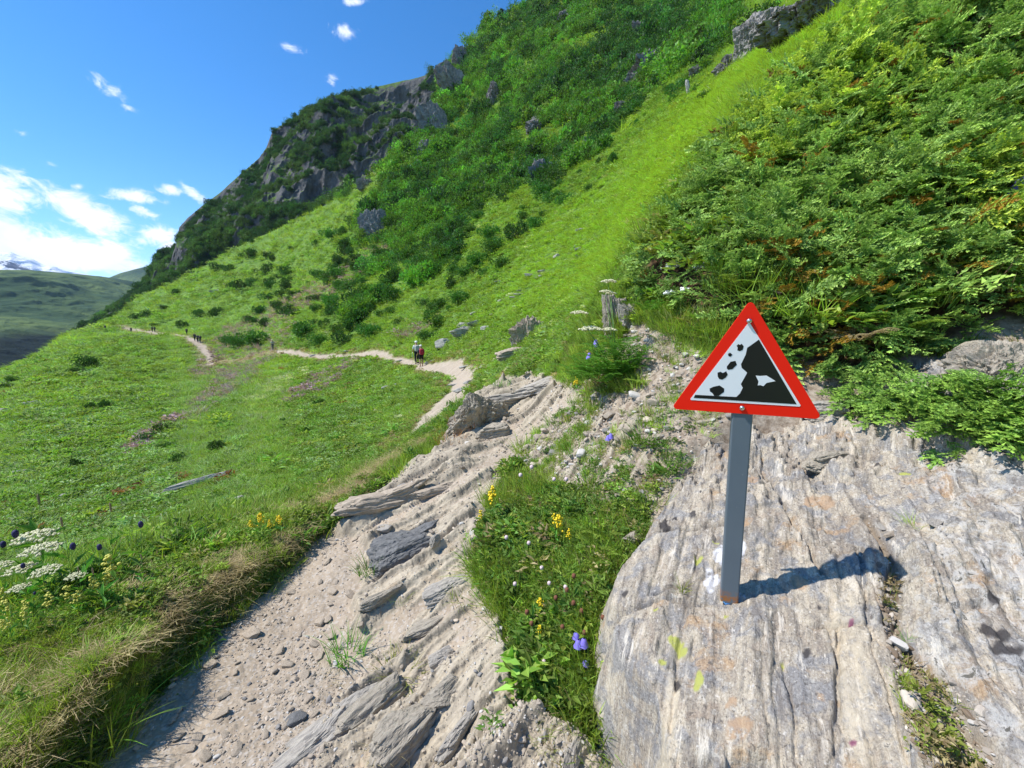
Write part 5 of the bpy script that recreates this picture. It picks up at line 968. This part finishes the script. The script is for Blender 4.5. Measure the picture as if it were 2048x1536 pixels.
def build_sign():
    K_ = .911; O = np.array([.6732, 1.1449, 1.3297]); ex_ = np.array([.90114, -.43307, .0200]); nn = np.array([-.42628, -.89354, -.14097]); ez = np.array([-.07892, -.11850, .98981])
    bx, by = slabw(1458, 1192); bz = float(slab_z(bx, by)[0]); t = empty('warning_sign', (bx, by, bz), 'red triangular falling rocks warning sign on a dark grey post bolted to the slab', 'warning sign')
    M4 = Matrix((ex_.tolist(), (-nn).tolist(), ez.tolist())).transposed().to_4x4(); M4.translation = Vector(O-np.array([bx, by, bz])); M4 = M4 @ Matrix.Scale(K_, 4)
    def part(name, me, mt, parent, bev=0.0, mw=None):
        me.materials.clear(); me.materials.append(mt); o = mobj(name, me, parent)
        if mw is not None: o.matrix_local = mw
        if bev: b = o.modifiers.new('edge', 'BEVEL'); b.width = bev; b.segments = 2; b.limit_method = 'ANGLE'
        return o
    m_ = .001
    outer = rounded([(-.2115, -.0015), (.2115, -.0015), (0, .3625)], .011); plate = part('sign_plate', prism(outer, -.0, .0032), M_RED, t, .0006, M4)
    back = part('plate_back', prism([(x*.992, .12+(z-.12)*.992) for x, z in outer], .0034, .0050), M_ALU, plate)
    part('white_field', prism(rounded([(-.1545, .0350), (.1555, .0350), (0, .2945)], .0035, 4), -.0010, -.0001), M_WHT, plate)
    S_ = {'mount': [(29.5, 240.3), (0.6, 214.8), (-2.0, 193.2), (-12.5, 162.7), (-9.9, 151.4), (6.2, 136.2), (-8.7, 98.0), (-2.4, 86.6), (-9.1, 67.1), (-18.1, 54.6), (-138.2, 54.3), (-142.1, 43.4), (142.8, 42.1)],
      'a': [(-28.3, 220.8), (-23.9, 226.4), (-19.6, 223.7), (-15.0, 227.2), (-9.2, 219.6), (-11.4, 208.5), (-18.3, 204.2), (-25.6, 206.9), (-25.0, 215.3)], 'b': [(-50.4, 195.2), (-44.5, 198.9), (-38.0, 192.6), (-42.5, 186.1), (-48.7, 188.2)],
      'c': [(-51.0, 154.4), (-41.5, 169.8), (-28.3, 172.9), (-23.8, 160.9), (-35.1, 146.2), (-46.0, 143.7), (-50.6, 147.2)], 'd': [(-76.1, 133.1), (-67.5, 136.4), (-60.9, 132.2), (-51.9, 138.4), (-46.9, 127.7), (-52.0, 117.9), (-61.6, 110.1), (-70.5, 112.7), (-74.8, 119.9)],
      'e': [(-96.3, 78.4), (-85.7, 85.1), (-68.0, 90.5), (-54.2, 80.8), (-54.1, 69.6), (-63.2, 60.7), (-68.6, 54.9), (-82.1, 54.9), (-87.1, 63.8), (-94.5, 68.7)]}
    for k, pl in S_.items(): part('mountain_symbol' if k == 'mount' else 'falling_rock_symbol', prism([(x*m_, z*m_) for x, z in pl][::-1], -.0016, -.0011), M_BLK, plate)
    wp = part('white_patch', prism([(x*m_, z*m_) for x, z in [(29.4, 127.8), (40.6, 126.9), (57.9, 129.0), (82.8, 112.5), (59.8, 105.7), (52.5, 94.7), (44.6, 97.8), (37.1, 96.7), (38.5, 109.0)]][::-1], -.0021, -.0017), M_WHT, plate); wp['label'] = 'white arrow-shaped patch on the black mountain'  # flat white arrow shape laid over the black symbol
    for z in (.297, .0192):
        pr_ = [(0, -.0085), (.003, -.0084), (.0055, -.0075), (.0075, -.0055), (.0080, -.0025), (.0082, 0)]; V = []; F = []; sg = 20
        for (r_, y) in pr_: V += [(r_*cos(a/sg*2*pi), y, r_*sin(a/sg*2*pi)) for a in range(sg)]
        for i in range(len(pr_)-1): F += [(i*sg+a, i*sg+(a+1) % sg, (i+1)*sg+(a+1) % sg, (i+1)*sg+a) for a in range(sg)]
        me = bpy.data.meshes.new('bolt'); me.from_pydata(V, [], F); me.polygons.foreach_set('use_smooth', [True]*len(F)); b = part('bolt', me, M_STEEL, plate); b.location = (0.0, -.0012, z)
    # square post up to the upper bolt
    hw = .0268; b0 = np.array([0, 0, -.03]); top = O+ez*.275-nn*(.0048+.0268)-np.array([bx, by, bz]); low = np.array([0, 0, 0.0]); bm = bpy.data.meshes.new('post'); V = []
    hd = np.array([-nn[0], -nn[1], 0]); hd /= np.linalg.norm(hd); he = np.array([hd[1], -hd[0], 0])
    for k, c in enumerate((low, top)):
        for sx, sy in ((-1, -1), (1, -1), (1, 1), (-1, 1)): V.append(tuple(c+he*hw*sx+hd*(hw*.95)*sy))
    bm.from_pydata(V, [], [(0, 1, 5, 4), (1, 2, 6, 5), (2, 3, 7, 6), (3, 0, 4, 7), (4, 5, 6, 7), (3, 2, 1, 0)]); post = part('post', bm, post_material(), t, .004)
    V, F = tube([(0, 0, -.08), (0.0, 0, .004)], [.02, .02], 12); part('anchor_rod', fastmesh('anchor_rod', V, F, [M_STEEL]), M_STEEL, post)
build_sign()
# ------------------------------------------------------------------ walkers
def mcol(n, c, r=.75): return plain(n, c, r, .2, 0, .1, 20)
def skin_obj(name, J, E, R, m, parent, sub=1):
    me = bpy.data.meshes.new(name); me.from_pydata([tuple(j) for j in J], E, []); me.materials.append(m); o = mobj(name, me, parent); s = o.modifiers.new('skin', 'SKIN'); s.use_smooth_shade = True
    for v, r in zip(me.skin_vertices[0].data, R): v.radius = (r, r) if np.isscalar(r) else r
    me.skin_vertices[0].data[0].use_root = True; q = o.modifiers.new('sub', 'SUBSURF'); q.levels = q.render_levels = sub; return o
M_SK = mcol('skin', (.42, .25, .17)); M_BOOT = mcol('boot_dark', (.05, .045, .04))
def person(px, py, hgt_px, heading, label, shirt, legs, hat=None, pack=None, shorts=False, group=None, step=.2, pole=False):
    p = hit(px, py)[0]; d = p[1]*cp-(p[2]-CAMZ)*sp; H = hgt_px*d/FPX/1.75; H = min(max(H, .85), 1.12); t = empty('person', tuple(p), label, 'person', group, heading); t.scale = (H, H, H)
    hip = [(.10, 0, .92), (-.10, 0, .92)]; st_ = step
    knee = [(.11, .12*st_/.2, .50), (-.11, -.02, .50)]; ank = [(.11, st_, .09), (-.11, -st_*.9, .13)]; toe = [(.12, st_+.17, .04), (-.12, -st_*.9+.15, .04)]
    J = [(0, 0, .96), (0, .0, 1.15), (0, -.01, 1.36), (0, .01, 1.50), (0, .02, 1.60), (0, .03, 1.70), (.10, 0, .92), knee[0], ank[0], toe[0], (-.10, 0, .92), knee[1], ank[1], toe[1],
         (.19, -.01, 1.42), (.25, -.05, 1.16), (.24, .12, .97), (.235, .18, .90), (-.19, -.01, 1.42), (-.25, .03, 1.15), (-.25, .16, 1.00), (-.245, .22, .94)]
    E = [(0, 1), (1, 2), (2, 3), (3, 4), (4, 5), (0, 6), (6, 7), (7, 8), (8, 9), (0, 10), (10, 11), (11, 12), (12, 13), (2, 14), (14, 15), (15, 16), (16, 17), (2, 18), (18, 19), (19, 20), (20, 21)]
    R = [(.15, .11), (.14, .10), (.17, .11), .055, .095, .08, .088, .06, .042, .035, .088, .06, .042, .035, .058, .043, .034, .03, .058, .043, .034, .03]
    body = skin_obj('body', J, E, R, M_SK, t)
    skin_obj('shirt', [J[i] for i in (0, 1, 2, 14, 15, 18, 19)], [(0, 1), (1, 2), (2, 3), (3, 4), (2, 5), (5, 6)], [(.165, .125), (.158, .118), (.188, .128), .075, .058, .075, .058], shirt, t)
    li = (0, 6, 7, 8, 10, 11, 12); LJ = [J[i] for i in li]
    if shorts: LJ[2] = tuple(np.array(J[6])*.25+np.array(J[7])*.75); LJ[5] = tuple(np.array(J[10])*.25+np.array(J[11])*.75); skin_obj('shorts', [LJ[0], LJ[1], LJ[2], LJ[4], LJ[5]], [(0, 1), (1, 2), (0, 3), (3, 4)], [(.17, .13), .112, .10, .112, .10], legs, t)
    else: skin_obj('trousers', LJ, [(0, 1), (1, 2), (2, 3), (0, 4), (4, 5), (5, 6)], [(.17, .13), .108, .078, .06, .108, .078, .06], legs, t)
    for i in (8, 12): skin_obj('boot', [J[i], J[i+1]], [(0, 1)], [.062, .05], M_BOOT, t)
    if hat is not None: V, F = cubesphere(6); V = V/np.linalg.norm(V, axis=1)[:, None]*np.array([.112, .125, .085]); mobj('hat', fastmesh('hat', V, [F], [hat]), t, (0, .02, 1.715))
    if pack is not None:
        V, F = rock_geo(3, (.34, .22, .46), 8, 0, 0, 2, .02, 4.0); k = mobj('backpack', fastmesh('backpack', V, F, [pack]), t, (0, -.21, 1.24)); 
        for s_ in (-1, 1): V, F = tube([(s_*.11, -.02, .21), (s_*.11, .13, .27), (s_*.11, .30, .17), (s_*.12, .28, -.05), (s_*.12, .10, -.17)], .018, 5); mobj('strap', fastmesh('strap', V, F, [pack]), k)
    if pole: V, F = tube([(-.25, .24, .98), (-.27, .32, 0.0)], .010, 5); mobj('walking_pole', fastmesh('walking_pole', V, F, [M_STEEL]), t)
    return t
HW = radians(28)
person(834, 729, 46, HW, 'hiker in white hat, pale shirt and light backpack with dark trousers walking away', mcol('shirt_pale', (.55, .60, .60)), mcol('trousers_black', (.02, .02, .025)), mcol('hat_white', (.78, .78, .76)), mcol('pack_grey', (.42, .45, .40)), pole=True)
person(843, 734, 40, HW, 'shorter hiker with red backpack, white cap and dark shorts walking away', mcol('shirt_dark', (.05, .06, .10)), mcol('shorts_black', (.02, .02, .025)), mcol('cap_white', (.75, .74, .70)), mcol('pack_red', (.35, .03, .05)), shorts=True, step=.12)
person(546, 700, 20, radians(60), 'lone hiker in a light top standing on the middle path beside shrubs', mcol('shirt_cream', (.5, .5, .42)), mcol('trousers_grey', (.14, .15, .16)), mcol('hat_cream', (.55, .55, .35)), None, step=.1)
DK = mcol('clothes_dark', (.03, .035, .045)); DG = mcol('clothes_grey', (.10, .11, .12)); DM = mcol('pack_dark', (.05, .05, .06))
GP = 'people walking on the far path'
for (px, py, hp_, c1, c2, lab) in ((390, 682, 13, DK, DK, 'dark figure, left one of the close group on the far path'), (396, 685, 14, DG, DK, 'dark figure with backpack, middle one of the close group on the far path'), (401, 686, 13, DK, DG, 'dark figure, right one of the close group on the far path'), (374, 670, 9, DG, DK, 'small grey figure just ahead of the close group on the far path'),
      (305, 664, 10, DK, DK, 'dark figure, left of a pair on the level far path'), (310, 664, 10, DG, DK, 'dark figure, right of a pair on the level far path'), (263, 666, 9, DK, DG, 'dark single figure halfway along the level far path'), (211, 661, 9, DG, DG, 'farthest figure near the end of the visible path')):
    person(px, py, hp_, radians(70), lab, c1, c2, None, DM, group=GP)
# ------------------------------------------------------------------ flowers and tufts, each its own thing
M_STALK = plain('stalk_green', (.12, .24, .05), .6); M_UMB = plain('umbel_cream', (.62, .60, .38), .8); M_YEL = plain('petal_yellow', (.75, .55, .02), .6); M_LIME = plain('petal_lime', (.55, .52, .10), .6); M_PUR = plain('petal_indigo', (.035, .03, .10), .7); M_BELL = plain('petal_violet', (.20, .16, .60), .6); M_PNK = plain('petal_pink', (.62, .48, .50), .7); M_BRN = plain('seedhead_brown', (.17, .07, .04), .9); M_TAN = plain('seedhead_tan', (.30, .22, .13), .9); M_WF = plain('petal_white', (.72, .72, .66), .7)
M_GRB = leafmat('grass_green', (.16, .34, .04)); M_GRY = leafmat('grass_yellowgreen', (.30, .36, .07)); M_GRS = leafmat('grass_straw', (.42, .33, .17), trans=.15)
M_FRN = leafmat('feathery_leaf', (.14, .38, .04)); M_LF = leafmat('broad_leaf', (.13, .28, .05)); M_LG = leafmat('grey_leaf', (.17, .25, .14)); M_RS = leafmat('reddish_grass', (.34, .14, .07))
def stalk(h, bend, seed, r=.0022): r_ = np.random.default_rng(seed); a = r_.random()*6.28; return tube([(0, 0, -.02), (cos(a)*bend*.3, sin(a)*bend*.3, h*.5), (cos(a)*bend, sin(a)*bend, h)], [r*1.3, r, r*.8], 5), np.array([cos(a)*bend, sin(a)*bend, h])
def blobs(C, R, n=3):
    V0, F0 = cubesphere(n); V0 = V0/np.linalg.norm(V0, axis=1)[:, None]; N = len(C); I = np.tile(np.eye(3), (N, 1, 1)); return replicate(V0, [F0], I, np.asarray(C, float), np.asarray(R, float))
def fl_umbel(seed, h, w_):
    r_ = np.random.default_rng(seed); (V, F), top = stalk(h, .05*h, seed, .0028*h if h > .9 else .0028); P = [(V, F)]; C = []; R = []; nr = 22
    for i in range(nr):
        a = i*2.4; q = math.sqrt((i+.5)/nr); e = top+np.array([cos(a)*w_*q, sin(a)*w_*q, .30*w_*(1-q*q)+.04*w_]); P.append(tube([top-np.array([0, 0, .35*w_]), e], [.0012, .0009], 4))
        for k in range(9): C.append(e+r_.normal(0, 1, 3)*np.array([w_*.10, w_*.10, w_*.025])); R.append(w_*.075)
    return merge(P), blobs(C, R, 2), top
def fl_spike(seed, h, ln, rad, n):
    r_ = np.random.default_rng(seed); (V, F), top = stalk(h, .08*h, seed); q = r_.random(n); C = top[None]*np.ones((n, 1)); C[:, 2] -= ln*q; C[:, :2] += r_.normal(0, 1, (n, 2))*(rad*(.4+.8*q))[:, None]; return (V, F), blobs(C, rad*.45*(.7+.6*r_.random(n)), 2), top
def fl_head(seed, h, rx, rz):
    (V, F), top = stalk(h, .07*h, seed); V0, F0 = rock_geo(seed, (2*rx, 2*rx, 2*rz), 6, 0, 0, 2, .15, 2.2); return (V, F), (V0+top, F0), top
def fl_bell(seed, h, w_):
    r_ = np.random.default_rng(seed); P, top = stalk(h, .25*h, seed, .0014); V = []; F = []; sg = 10; prf = [(.15, 0), (.42, -.25), (.5, -.6), (.75, -1.0)]; n0_ = 0; Vs = []; Fs = []
    for b in range(2):
        c = top+np.array([.6*w_*b*r_.normal(), .6*w_*b, -.5*w_*b]); V = np.array([(rr*w_*cos(a/sg*2*pi), rr*w_*sin(a/sg*2*pi)*(1+0*zz), zz*w_*1.2-(.12*w_*(a % 2) if zz == -1.0 else 0)) for rr, zz in prf for a in range(sg)])+c
        F = np.array([(i*sg+a, i*sg+(a+1) % sg, (i+1)*sg+(a+1) % sg, (i+1)*sg+a) for i in range(3) for a in range(sg)]); Vs.append((V, [F]))
    return P, merge(Vs), top
FCACHE = {}
def flower(kind, px, py, hpx, label, group=None, cat='flower', variant=0, base=None):
    p = nearhit(px, py) if base is None else base
    if np.isnan(p[0]): return
    d = p[1]*cp-(p[2]-CAMZ)*sp; h = hpx*d/FPX; key = (kind, variant)
    if key not in FCACHE:
        sd = 40+variant*7; f = {'umbel': lambda: fl_umbel(sd, 1, .23), 'umbelbig': lambda: fl_umbel(sd, 1, .14), 'yellow': lambda: fl_spike(sd, 1, .34, .06, 30), 'lime': lambda: fl_spike(sd, 1, .40, .065, 22), 'indigo': lambda: fl_head(sd, 1, .032, .055), 'brown': lambda: fl_head(sd, 1, .08, .10), 'tan': lambda: fl_head(sd, 1, .012, .07), 'pink': lambda: fl_head(sd, 1, .09, .10), 'bell': lambda: fl_bell(sd, 1, .20), 'white': lambda: fl_spike(sd, 1, .16, .12, 16)}[kind]()
        m = {'umbel': M_UMB, 'umbelbig': M_UMB, 'yellow': M_YEL, 'lime': M_LIME, 'indigo': M_PUR, 'brown': M_BRN, 'tan': M_TAN, 'pink': M_PNK, 'bell': M_BELL, 'white': M_WF}[kind]
        r_ = np.random.default_rng(sd); nl = 7; zz = .08+.5*r_.random(nl); pos = np.stack([0*zz, 0*zz, zz], 1); lv = leaves(pos, np.concatenate([r_.normal(0, 1, (nl, 2)), .5+.5*r_.random((nl, 1))], 1), np.tile([0, 0, 1.], (nl, 1))+r_.normal(0, .3, (nl, 3)), .22+.1*r_.random(nl), .05+.03*r_.random(nl))
        s0, s1 = f[0]; sv = s0.copy(); FCACHE[key] = (fastmesh(kind+'_stalk', sv, s1, [M_STALK]), fastmesh(kind+'_bloom', f[1][0], f[1][1], [m]), fastmesh(kind+'_leaf', lv[0], lv[1], [M_LF], False, {'shade': np.repeat(r_.random(nl), 4)}))
    a, b, c = FCACHE[key]; t = empty({'umbel': 'umbel_flower', 'umbelbig': 'umbel_flower', 'yellow': 'yellow_flower', 'lime': 'yellow_flower', 'indigo': 'dark_flower', 'brown': 'seed_head', 'tan': 'seed_head', 'pink': 'pink_flower', 'bell': 'bellflower', 'white': 'white_flower'}[kind], tuple(p), label, cat, group, rng.random()*6.28)
    t.scale = (h, h, h); mobj('stalk', a, t); mobj('bloom', b, t); mobj('leaf', c, t); return t
for i, (px, py, h, lab) in enumerate(((95, 1185, 95, 'flat cream umbel in front of the meadow at the left, the widest one'), (60, 1200, 75, 'cream umbel left of the widest one'), (15, 1190, 70, 'cream umbel cut by the left edge of the picture'), (160, 1190, 55, 'cream umbel on a short stalk right of the left cluster'), (50, 1215, 55, 'lowest cream umbel of the left cluster'), (110, 1200, 75, 'small cream umbel just under the widest one'), (100, 1160, 100, 'cream umbel behind the left cluster'))):
    flower('umbel', px, py+25, h*1.22, lab, 'cream umbel flowers at the left edge', variant=i % 3)
for i, (px, py, h, lab) in enumerate(((60, 1190, 130, 'tallest dark indigo flower head above the left umbels'), (18, 1190, 110, 'dark indigo flower head at the very left'), (182, 1190, 115, 'dark indigo flower head right of the umbels'), (207, 1190, 105, 'dark indigo flower head beside another right of the umbels'), (62, 1210, 90, 'low dark indigo flower head among the umbels'), (288, 1150, 110, 'single dark flower head over the green slope'), (75, 1225, 55, 'lowest dark flower head under the umbels'))):
    flower('indigo', px, py+20, h*1.15, lab, 'dark indigo flowers at the left edge', variant=i % 2)
for i, (px, py, h) in enumerate(((240, 1180, 80), (200, 1200, 60), (215, 1195, 62), (135, 1220, 55), (100, 1240, 60), (60, 1260, 55), (20, 1250, 60), (25, 1275, 50), (175, 1215, 50), (155, 1225, 45), (5, 1230, 60), (55, 1235, 48))):
    flower('lime', px, py+15, h*1.2, 'pale yellow flower cluster among the cream umbels at the left edge', 'pale yellow flowers at the left edge', variant=i % 3)
for i, (px, py, h, lab) in enumerate(((522, 1085, 52, 'tallest golden flower spike left of the tan ridges'), (502, 1085, 40, 'golden flower spike at the left of the three by the meadow edge'), (545, 1080, 35, 'small golden flower between two taller golden spikes'), (563, 1080, 45, 'golden flower spike at the right of the three by the meadow edge'), (988, 1060, 75, 'golden flower spike at the left tip of the grass strip'), (965, 1070, 45, 'small golden flower leaning over the path edge'), (1110, 1110, 70, 'yellow flower cluster in the middle of the grass strip'), (1105, 1070, 40, 'yellow flower at the top of the grass strip'), (1140, 1110, 45, 'yellow flower right of the middle cluster in the grass strip'), (1075, 1250, 50, 'yellow flower low in the grass strip'), (1155, 800, 40, 'yellow buttercup on the bank under the feathery plant'), (1075, 1300, 45, 'pale yellow flower lowest in the grass strip'))):
    flower('yellow', px, py, h*1.2, lab, variant=i % 3)
for i, (px, py) in enumerate(((1040, 975), (1060, 960), (1110, 985), (1130, 985), (1080, 1160), (1095, 1190), (1060, 1110), (1030, 1190), (1090, 1345), (1085, 1360), (1130, 1200), (1010, 1100))): flower('pink', px, py+14, 42, 'small pale pink clover head in the grass strip', 'pink clover heads in the grass strip', variant=i % 2)
for i, (px, py) in enumerate(((1130, 1215), (1110, 1235), (1145, 1240), (1165, 1260), (1120, 1290), (1170, 1300), (1050, 1260), (1060, 1285), (1200, 1270), (1150, 1190))): flower('brown', px, py+10, 52, 'dry brown seed head in the lower grass strip', 'brown seed heads in the grass strip', cat='seed head', variant=i % 2)
for (px, py, h, lab, v) in ((1160, 1320, 62, 'violet bellflower hanging low in the grass strip', 0), (1148, 1300, 50, 'smaller violet bellflower bud beside the low one', 1), (1165, 1350, 42, 'lowest violet bellflower in the grass strip', 1), (2003, 905, 52, 'blue bellflower in front of the creeping juniper', 0), (1998, 470, 100, 'violet flower on a tall stalk over the juniper at the right edge', 1), (1210, 905, 40, 'dark blue bellflower on the bare bank', 1), (1530, 540, 40, 'small blue flower in the juniper above the sign', 1), (1185, 745, 40, 'blue bellflower left of the feathery plant', 0), (1195, 720, 40, 'upper blue bellflower left of the feathery plant', 1)): flower('bell', px, py, h, lab, variant=v)
for i, (px, py) in enumerate(((1345, 470), (1350, 480), (1372, 470), (1428, 470), (1335, 560), (1350, 555), (1395, 560), (1415, 550), (1480, 590), (1500, 575), (1460, 580), (1475, 560), (1370, 605), (1340, 610))): flower('white', px, py+18, 46, 'small white flower cluster at the lower edge of the juniper thicket', 'white flowers below the juniper thicket', variant=i % 2)
for i, (px, py, h) in enumerate(((170, 1230, 95), (430/2, 1240, 110), (700/2.4, 1200, 90), (150, 1180, 150), (95, 1150, 160), (230, 1150, 140))): flower('tan', px, py, h, 'brown dry grass head standing over the left bank', 'dry grass heads over the left bank', cat='grass stalk', variant=i % 2)
# tall feathery plant with umbels above the bank
def feathery_plant():
    p = nearhit(1235, 770); d = p[1]*cp-(p[2]-CAMZ)*sp; k = d/FPX; t = empty('feathery_umbel_plant', tuple(p), 'tall bright feathery plant with cream umbels on the bank left of the sign', 'plant')
    r_ = np.random.default_rng(77); T = []
    for i in range(26):
        V, F, s = fern(500+i % 4, 4); T.append((V, F, s))
    Vs = []; n = 26; pos = np.stack([r_.normal(0, 34*k, n), r_.normal(0, 22*k, n), np.abs(r_.normal(20, 34, n))*k], 1)
    for i in range(n): V = T[i][0]*(78*k*(.7+.5*r_.random())); a = r_.random()*6.28; R = np.array([[cos(a), -sin(a), 0], [sin(a), cos(a), 0], [0, 0, 1]]); Vs.append((V@R.T+pos[i], T[i][1]))
    V, F = merge(Vs); mobj('foliage', fastmesh('feathery_foliage', V, F, [M_FRN], False, {'shade': np.concatenate([T[i][2] for i in range(n)])}), t)
    for (ux, uy, w_) in ((1178, 662, 22), (1213, 662, 14), (1155, 630, 16), (1210, 570, 14), (1200, 590, 11), (1215, 592, 10)):
        q = np.array([(ux-1235)*k, r_.normal(0, 10)*k, (770-uy)*k]); a, b, c = fl_umbel(int(ux), 1, w_*k); off = q-c; V, F = tube([(0, 0, 0), q*.5+np.array([0, 0, 10*k]), q+np.array([0, 0, -.4*w_*k])], [.004, .003, .002], 5); s = mobj('stalk', fastmesh('stalk', V, F, [M_STALK]), t); mobj('umbel', fastmesh('umbel', b[0]+off, b[1], [M_UMB]), s)
        rays = a[0][len(tube([(0,0,0),(0,0,1),(0,0,2)], [1,1,1], 5)[0]):]
feathery_plant()
def grass_tuft(px, py, hpx, mt, label, seed, nb=60, spread=.25, lean=.45, droop=.3, wd=.022, group=None, base=None):
    p = nearhit(px, py) if base is None else base; d = p[1]*cp-(p[2]-CAMZ)*sp; h = hpx*d/FPX; V, F, s = tuft(seed, nb, spread, wd, lean, droop, 5, .5); o = mobj('grass_tuft', fastmesh('grass_tuft', V, F, [mt], False, {'shade': s}), None, tuple(p)); o.scale = (h, h, h); o.rotation_euler = (0, 0, seed); tag(o, label, 'grass tuft', group); return o
for (px, py, h, mt, lab, nb, sp_, ln) in ((800, 1345, 60, M_GRY, 'yellowish grass tuft between the grey stones in the path', 120, .7, .7), (695, 1310, 75, M_GRB, 'green grass tuft at the right of the sandy path', 90, .45, .3), (735, 1145, 55, M_GRB, 'small tuft growing at the foot of the dark slate block', 50, .3, .4), (800, 1200, 30, M_GRY, 'small dry tuft among grey slates', 30, .6, .6), (930, 1195, 45, M_GRY, 'pale dry tuft right of the flat slate plate', 60, .7, .7), (1365, 1180, 45, M_GRY, 'small pointed tuft growing from the slab crack near the post', 34, .15, .5),
     (1290, 880, 60, M_GRB, 'bright grass tuft at the upper left corner of the slab', 90, .4, .4), (1150, 905, 50, M_GRB, 'green grass tuft on the bare bank below the crest', 70, .5, .5), (1060, 905, 60, M_GRY, 'light grass tuft overhanging the path at the crest', 90, .6, .5), (1180, 960, 55, M_GRB, 'green tuft in the middle of the bare bank', 70, .5, .5), (1350, 925, 45, M_GRB, 'grass tuft spilling over the upper edge of the slab', 80, .7, .6), (1250, 935, 40, M_GRY, 'thin yellow tuft on the stony bank', 50, .5, .6), (1120, 850, 45, M_GRB, 'grass tuft right of the pale ribbed outcrop', 70, .6, .5),
     (1830, 1055, 40, M_GRY, 'dry tuft between loose stones behind the sign shadow', 50, .5, .7), (1820, 1275, 34, M_GRB, 'small green plant in the dirt trough of the slab', 30, .3, .6), (1905, 1420, 45, M_GRB, 'green tuft low in the dirt trough at the right', 40, .35, .6), (1800, 1170, 24, M_GRY, 'tiny tuft at the top of the dirt trough', 24, .3, .6), (1905, 780, 34, M_GRS, 'dry wiry tuft on the right outcrop', 60, .6, .8), (935, 850, 45, M_RS, 'reddish dry grass tuft left of the rocky crest', 110, .9, .3), (900, 880, 36, M_RS, 'lower reddish dry grass patch beside the lower path', 80, .9, .3), (1090, 1490, 40, M_GRY, 'yellowing tuft at the lower end of the grass strip', 60, .5, .6),
     (760, 1500, 40, M_GRS, 'thin straw tuft by the pale bedrock plate', 40, .8, 1.0), (640, 1370, 40, M_GRS, 'flattened straw at the right of the sandy path', 50, .9, 1.1), (1000, 770, 30, M_GRB, 'short green tuft on top of the crest', 60, .7, .4)):
    grass_tuft(px, py, h, mt, lab, int(px+py), nb, sp_, ln)
grass_tuft(185, 1500, 190, M_GRB, 'long arching grass blades hanging over the path from the shaded bank', 17, 26, .10, .75, .35, .022)
for i, px in enumerate((380, 400, 430, 455, 480, 345, 320, 600, 620, 640)): grass_tuft(px, 1105-(px-400)*.12, 70, M_GRB if i % 3 else M_GRY, 'tall pale grass blades at the meadow edge above the straw bank', 60+i, 16, .3, .35, .35, .03, 'tall grass blades at the meadow edge')
# ------------------------------------------------------------------ mountain air
def haze():
    x0, x1, y0, y1, z0, z1 = -7200, 4500, -300, 6900, -1300, 760
    V = [(x, y, z) for x in (x0, x1) for y in (y0, y1) for z in (z0, z1)]; me = bpy.data.meshes.new('haze'); me.from_pydata(V, [], [(0, 1, 3, 2), (4, 6, 7, 5), (0, 4, 5, 1), (2, 3, 7, 6), (0, 2, 6, 4), (1, 5, 7, 3)])
    m = bpy.data.materials.new('mountain_air'); m.use_nodes = True; t = NT(m.node_tree); v = t.n('ShaderNodeVolumePrincipled'); v.inputs['Color'].default_value = (.55, .72, 1, 1); v.inputs['Density'].default_value = 0.55e-4; v.inputs['Anisotropy'].default_value = .0
    o = t.n('ShaderNodeOutputMaterial'); t.l(v.outputs[0], o.inputs['Volume']); me.materials.append(m); ob = mobj('haze', me); tag(ob, kind='stuff'); ob['label'] = 'thin blue mountain air over the whole valley'
haze()
# ------------------------------------------------------------------ look-alikes of one group are told apart by their order across the picture
ORD = ['first', 'second', 'third', 'fourth', 'fifth', 'sixth', 'seventh', 'eighth', 'ninth', 'tenth', 'eleventh', 'twelfth', 'thirteenth', 'fourteenth', 'fifteenth', 'sixteenth', 'seventeenth', 'eighteenth', 'nineteenth', 'twentieth']
by = {}
for o in SC.objects:
    if o.parent is None and o.get('label') and not o.get('kind'): by.setdefault(o['label'], []).append(o)
for lab, os_ in by.items():
    if 1 < len(os_) <= 20:
        os_.sort(key=lambda o: float(proj(*[float(a) for a in o.location])[0]))
        for i, o in enumerate(os_): o['label'] = lab+', '+('leftmost' if i == 0 else 'rightmost' if i == len(os_)-1 else ORD[i]+' from left')
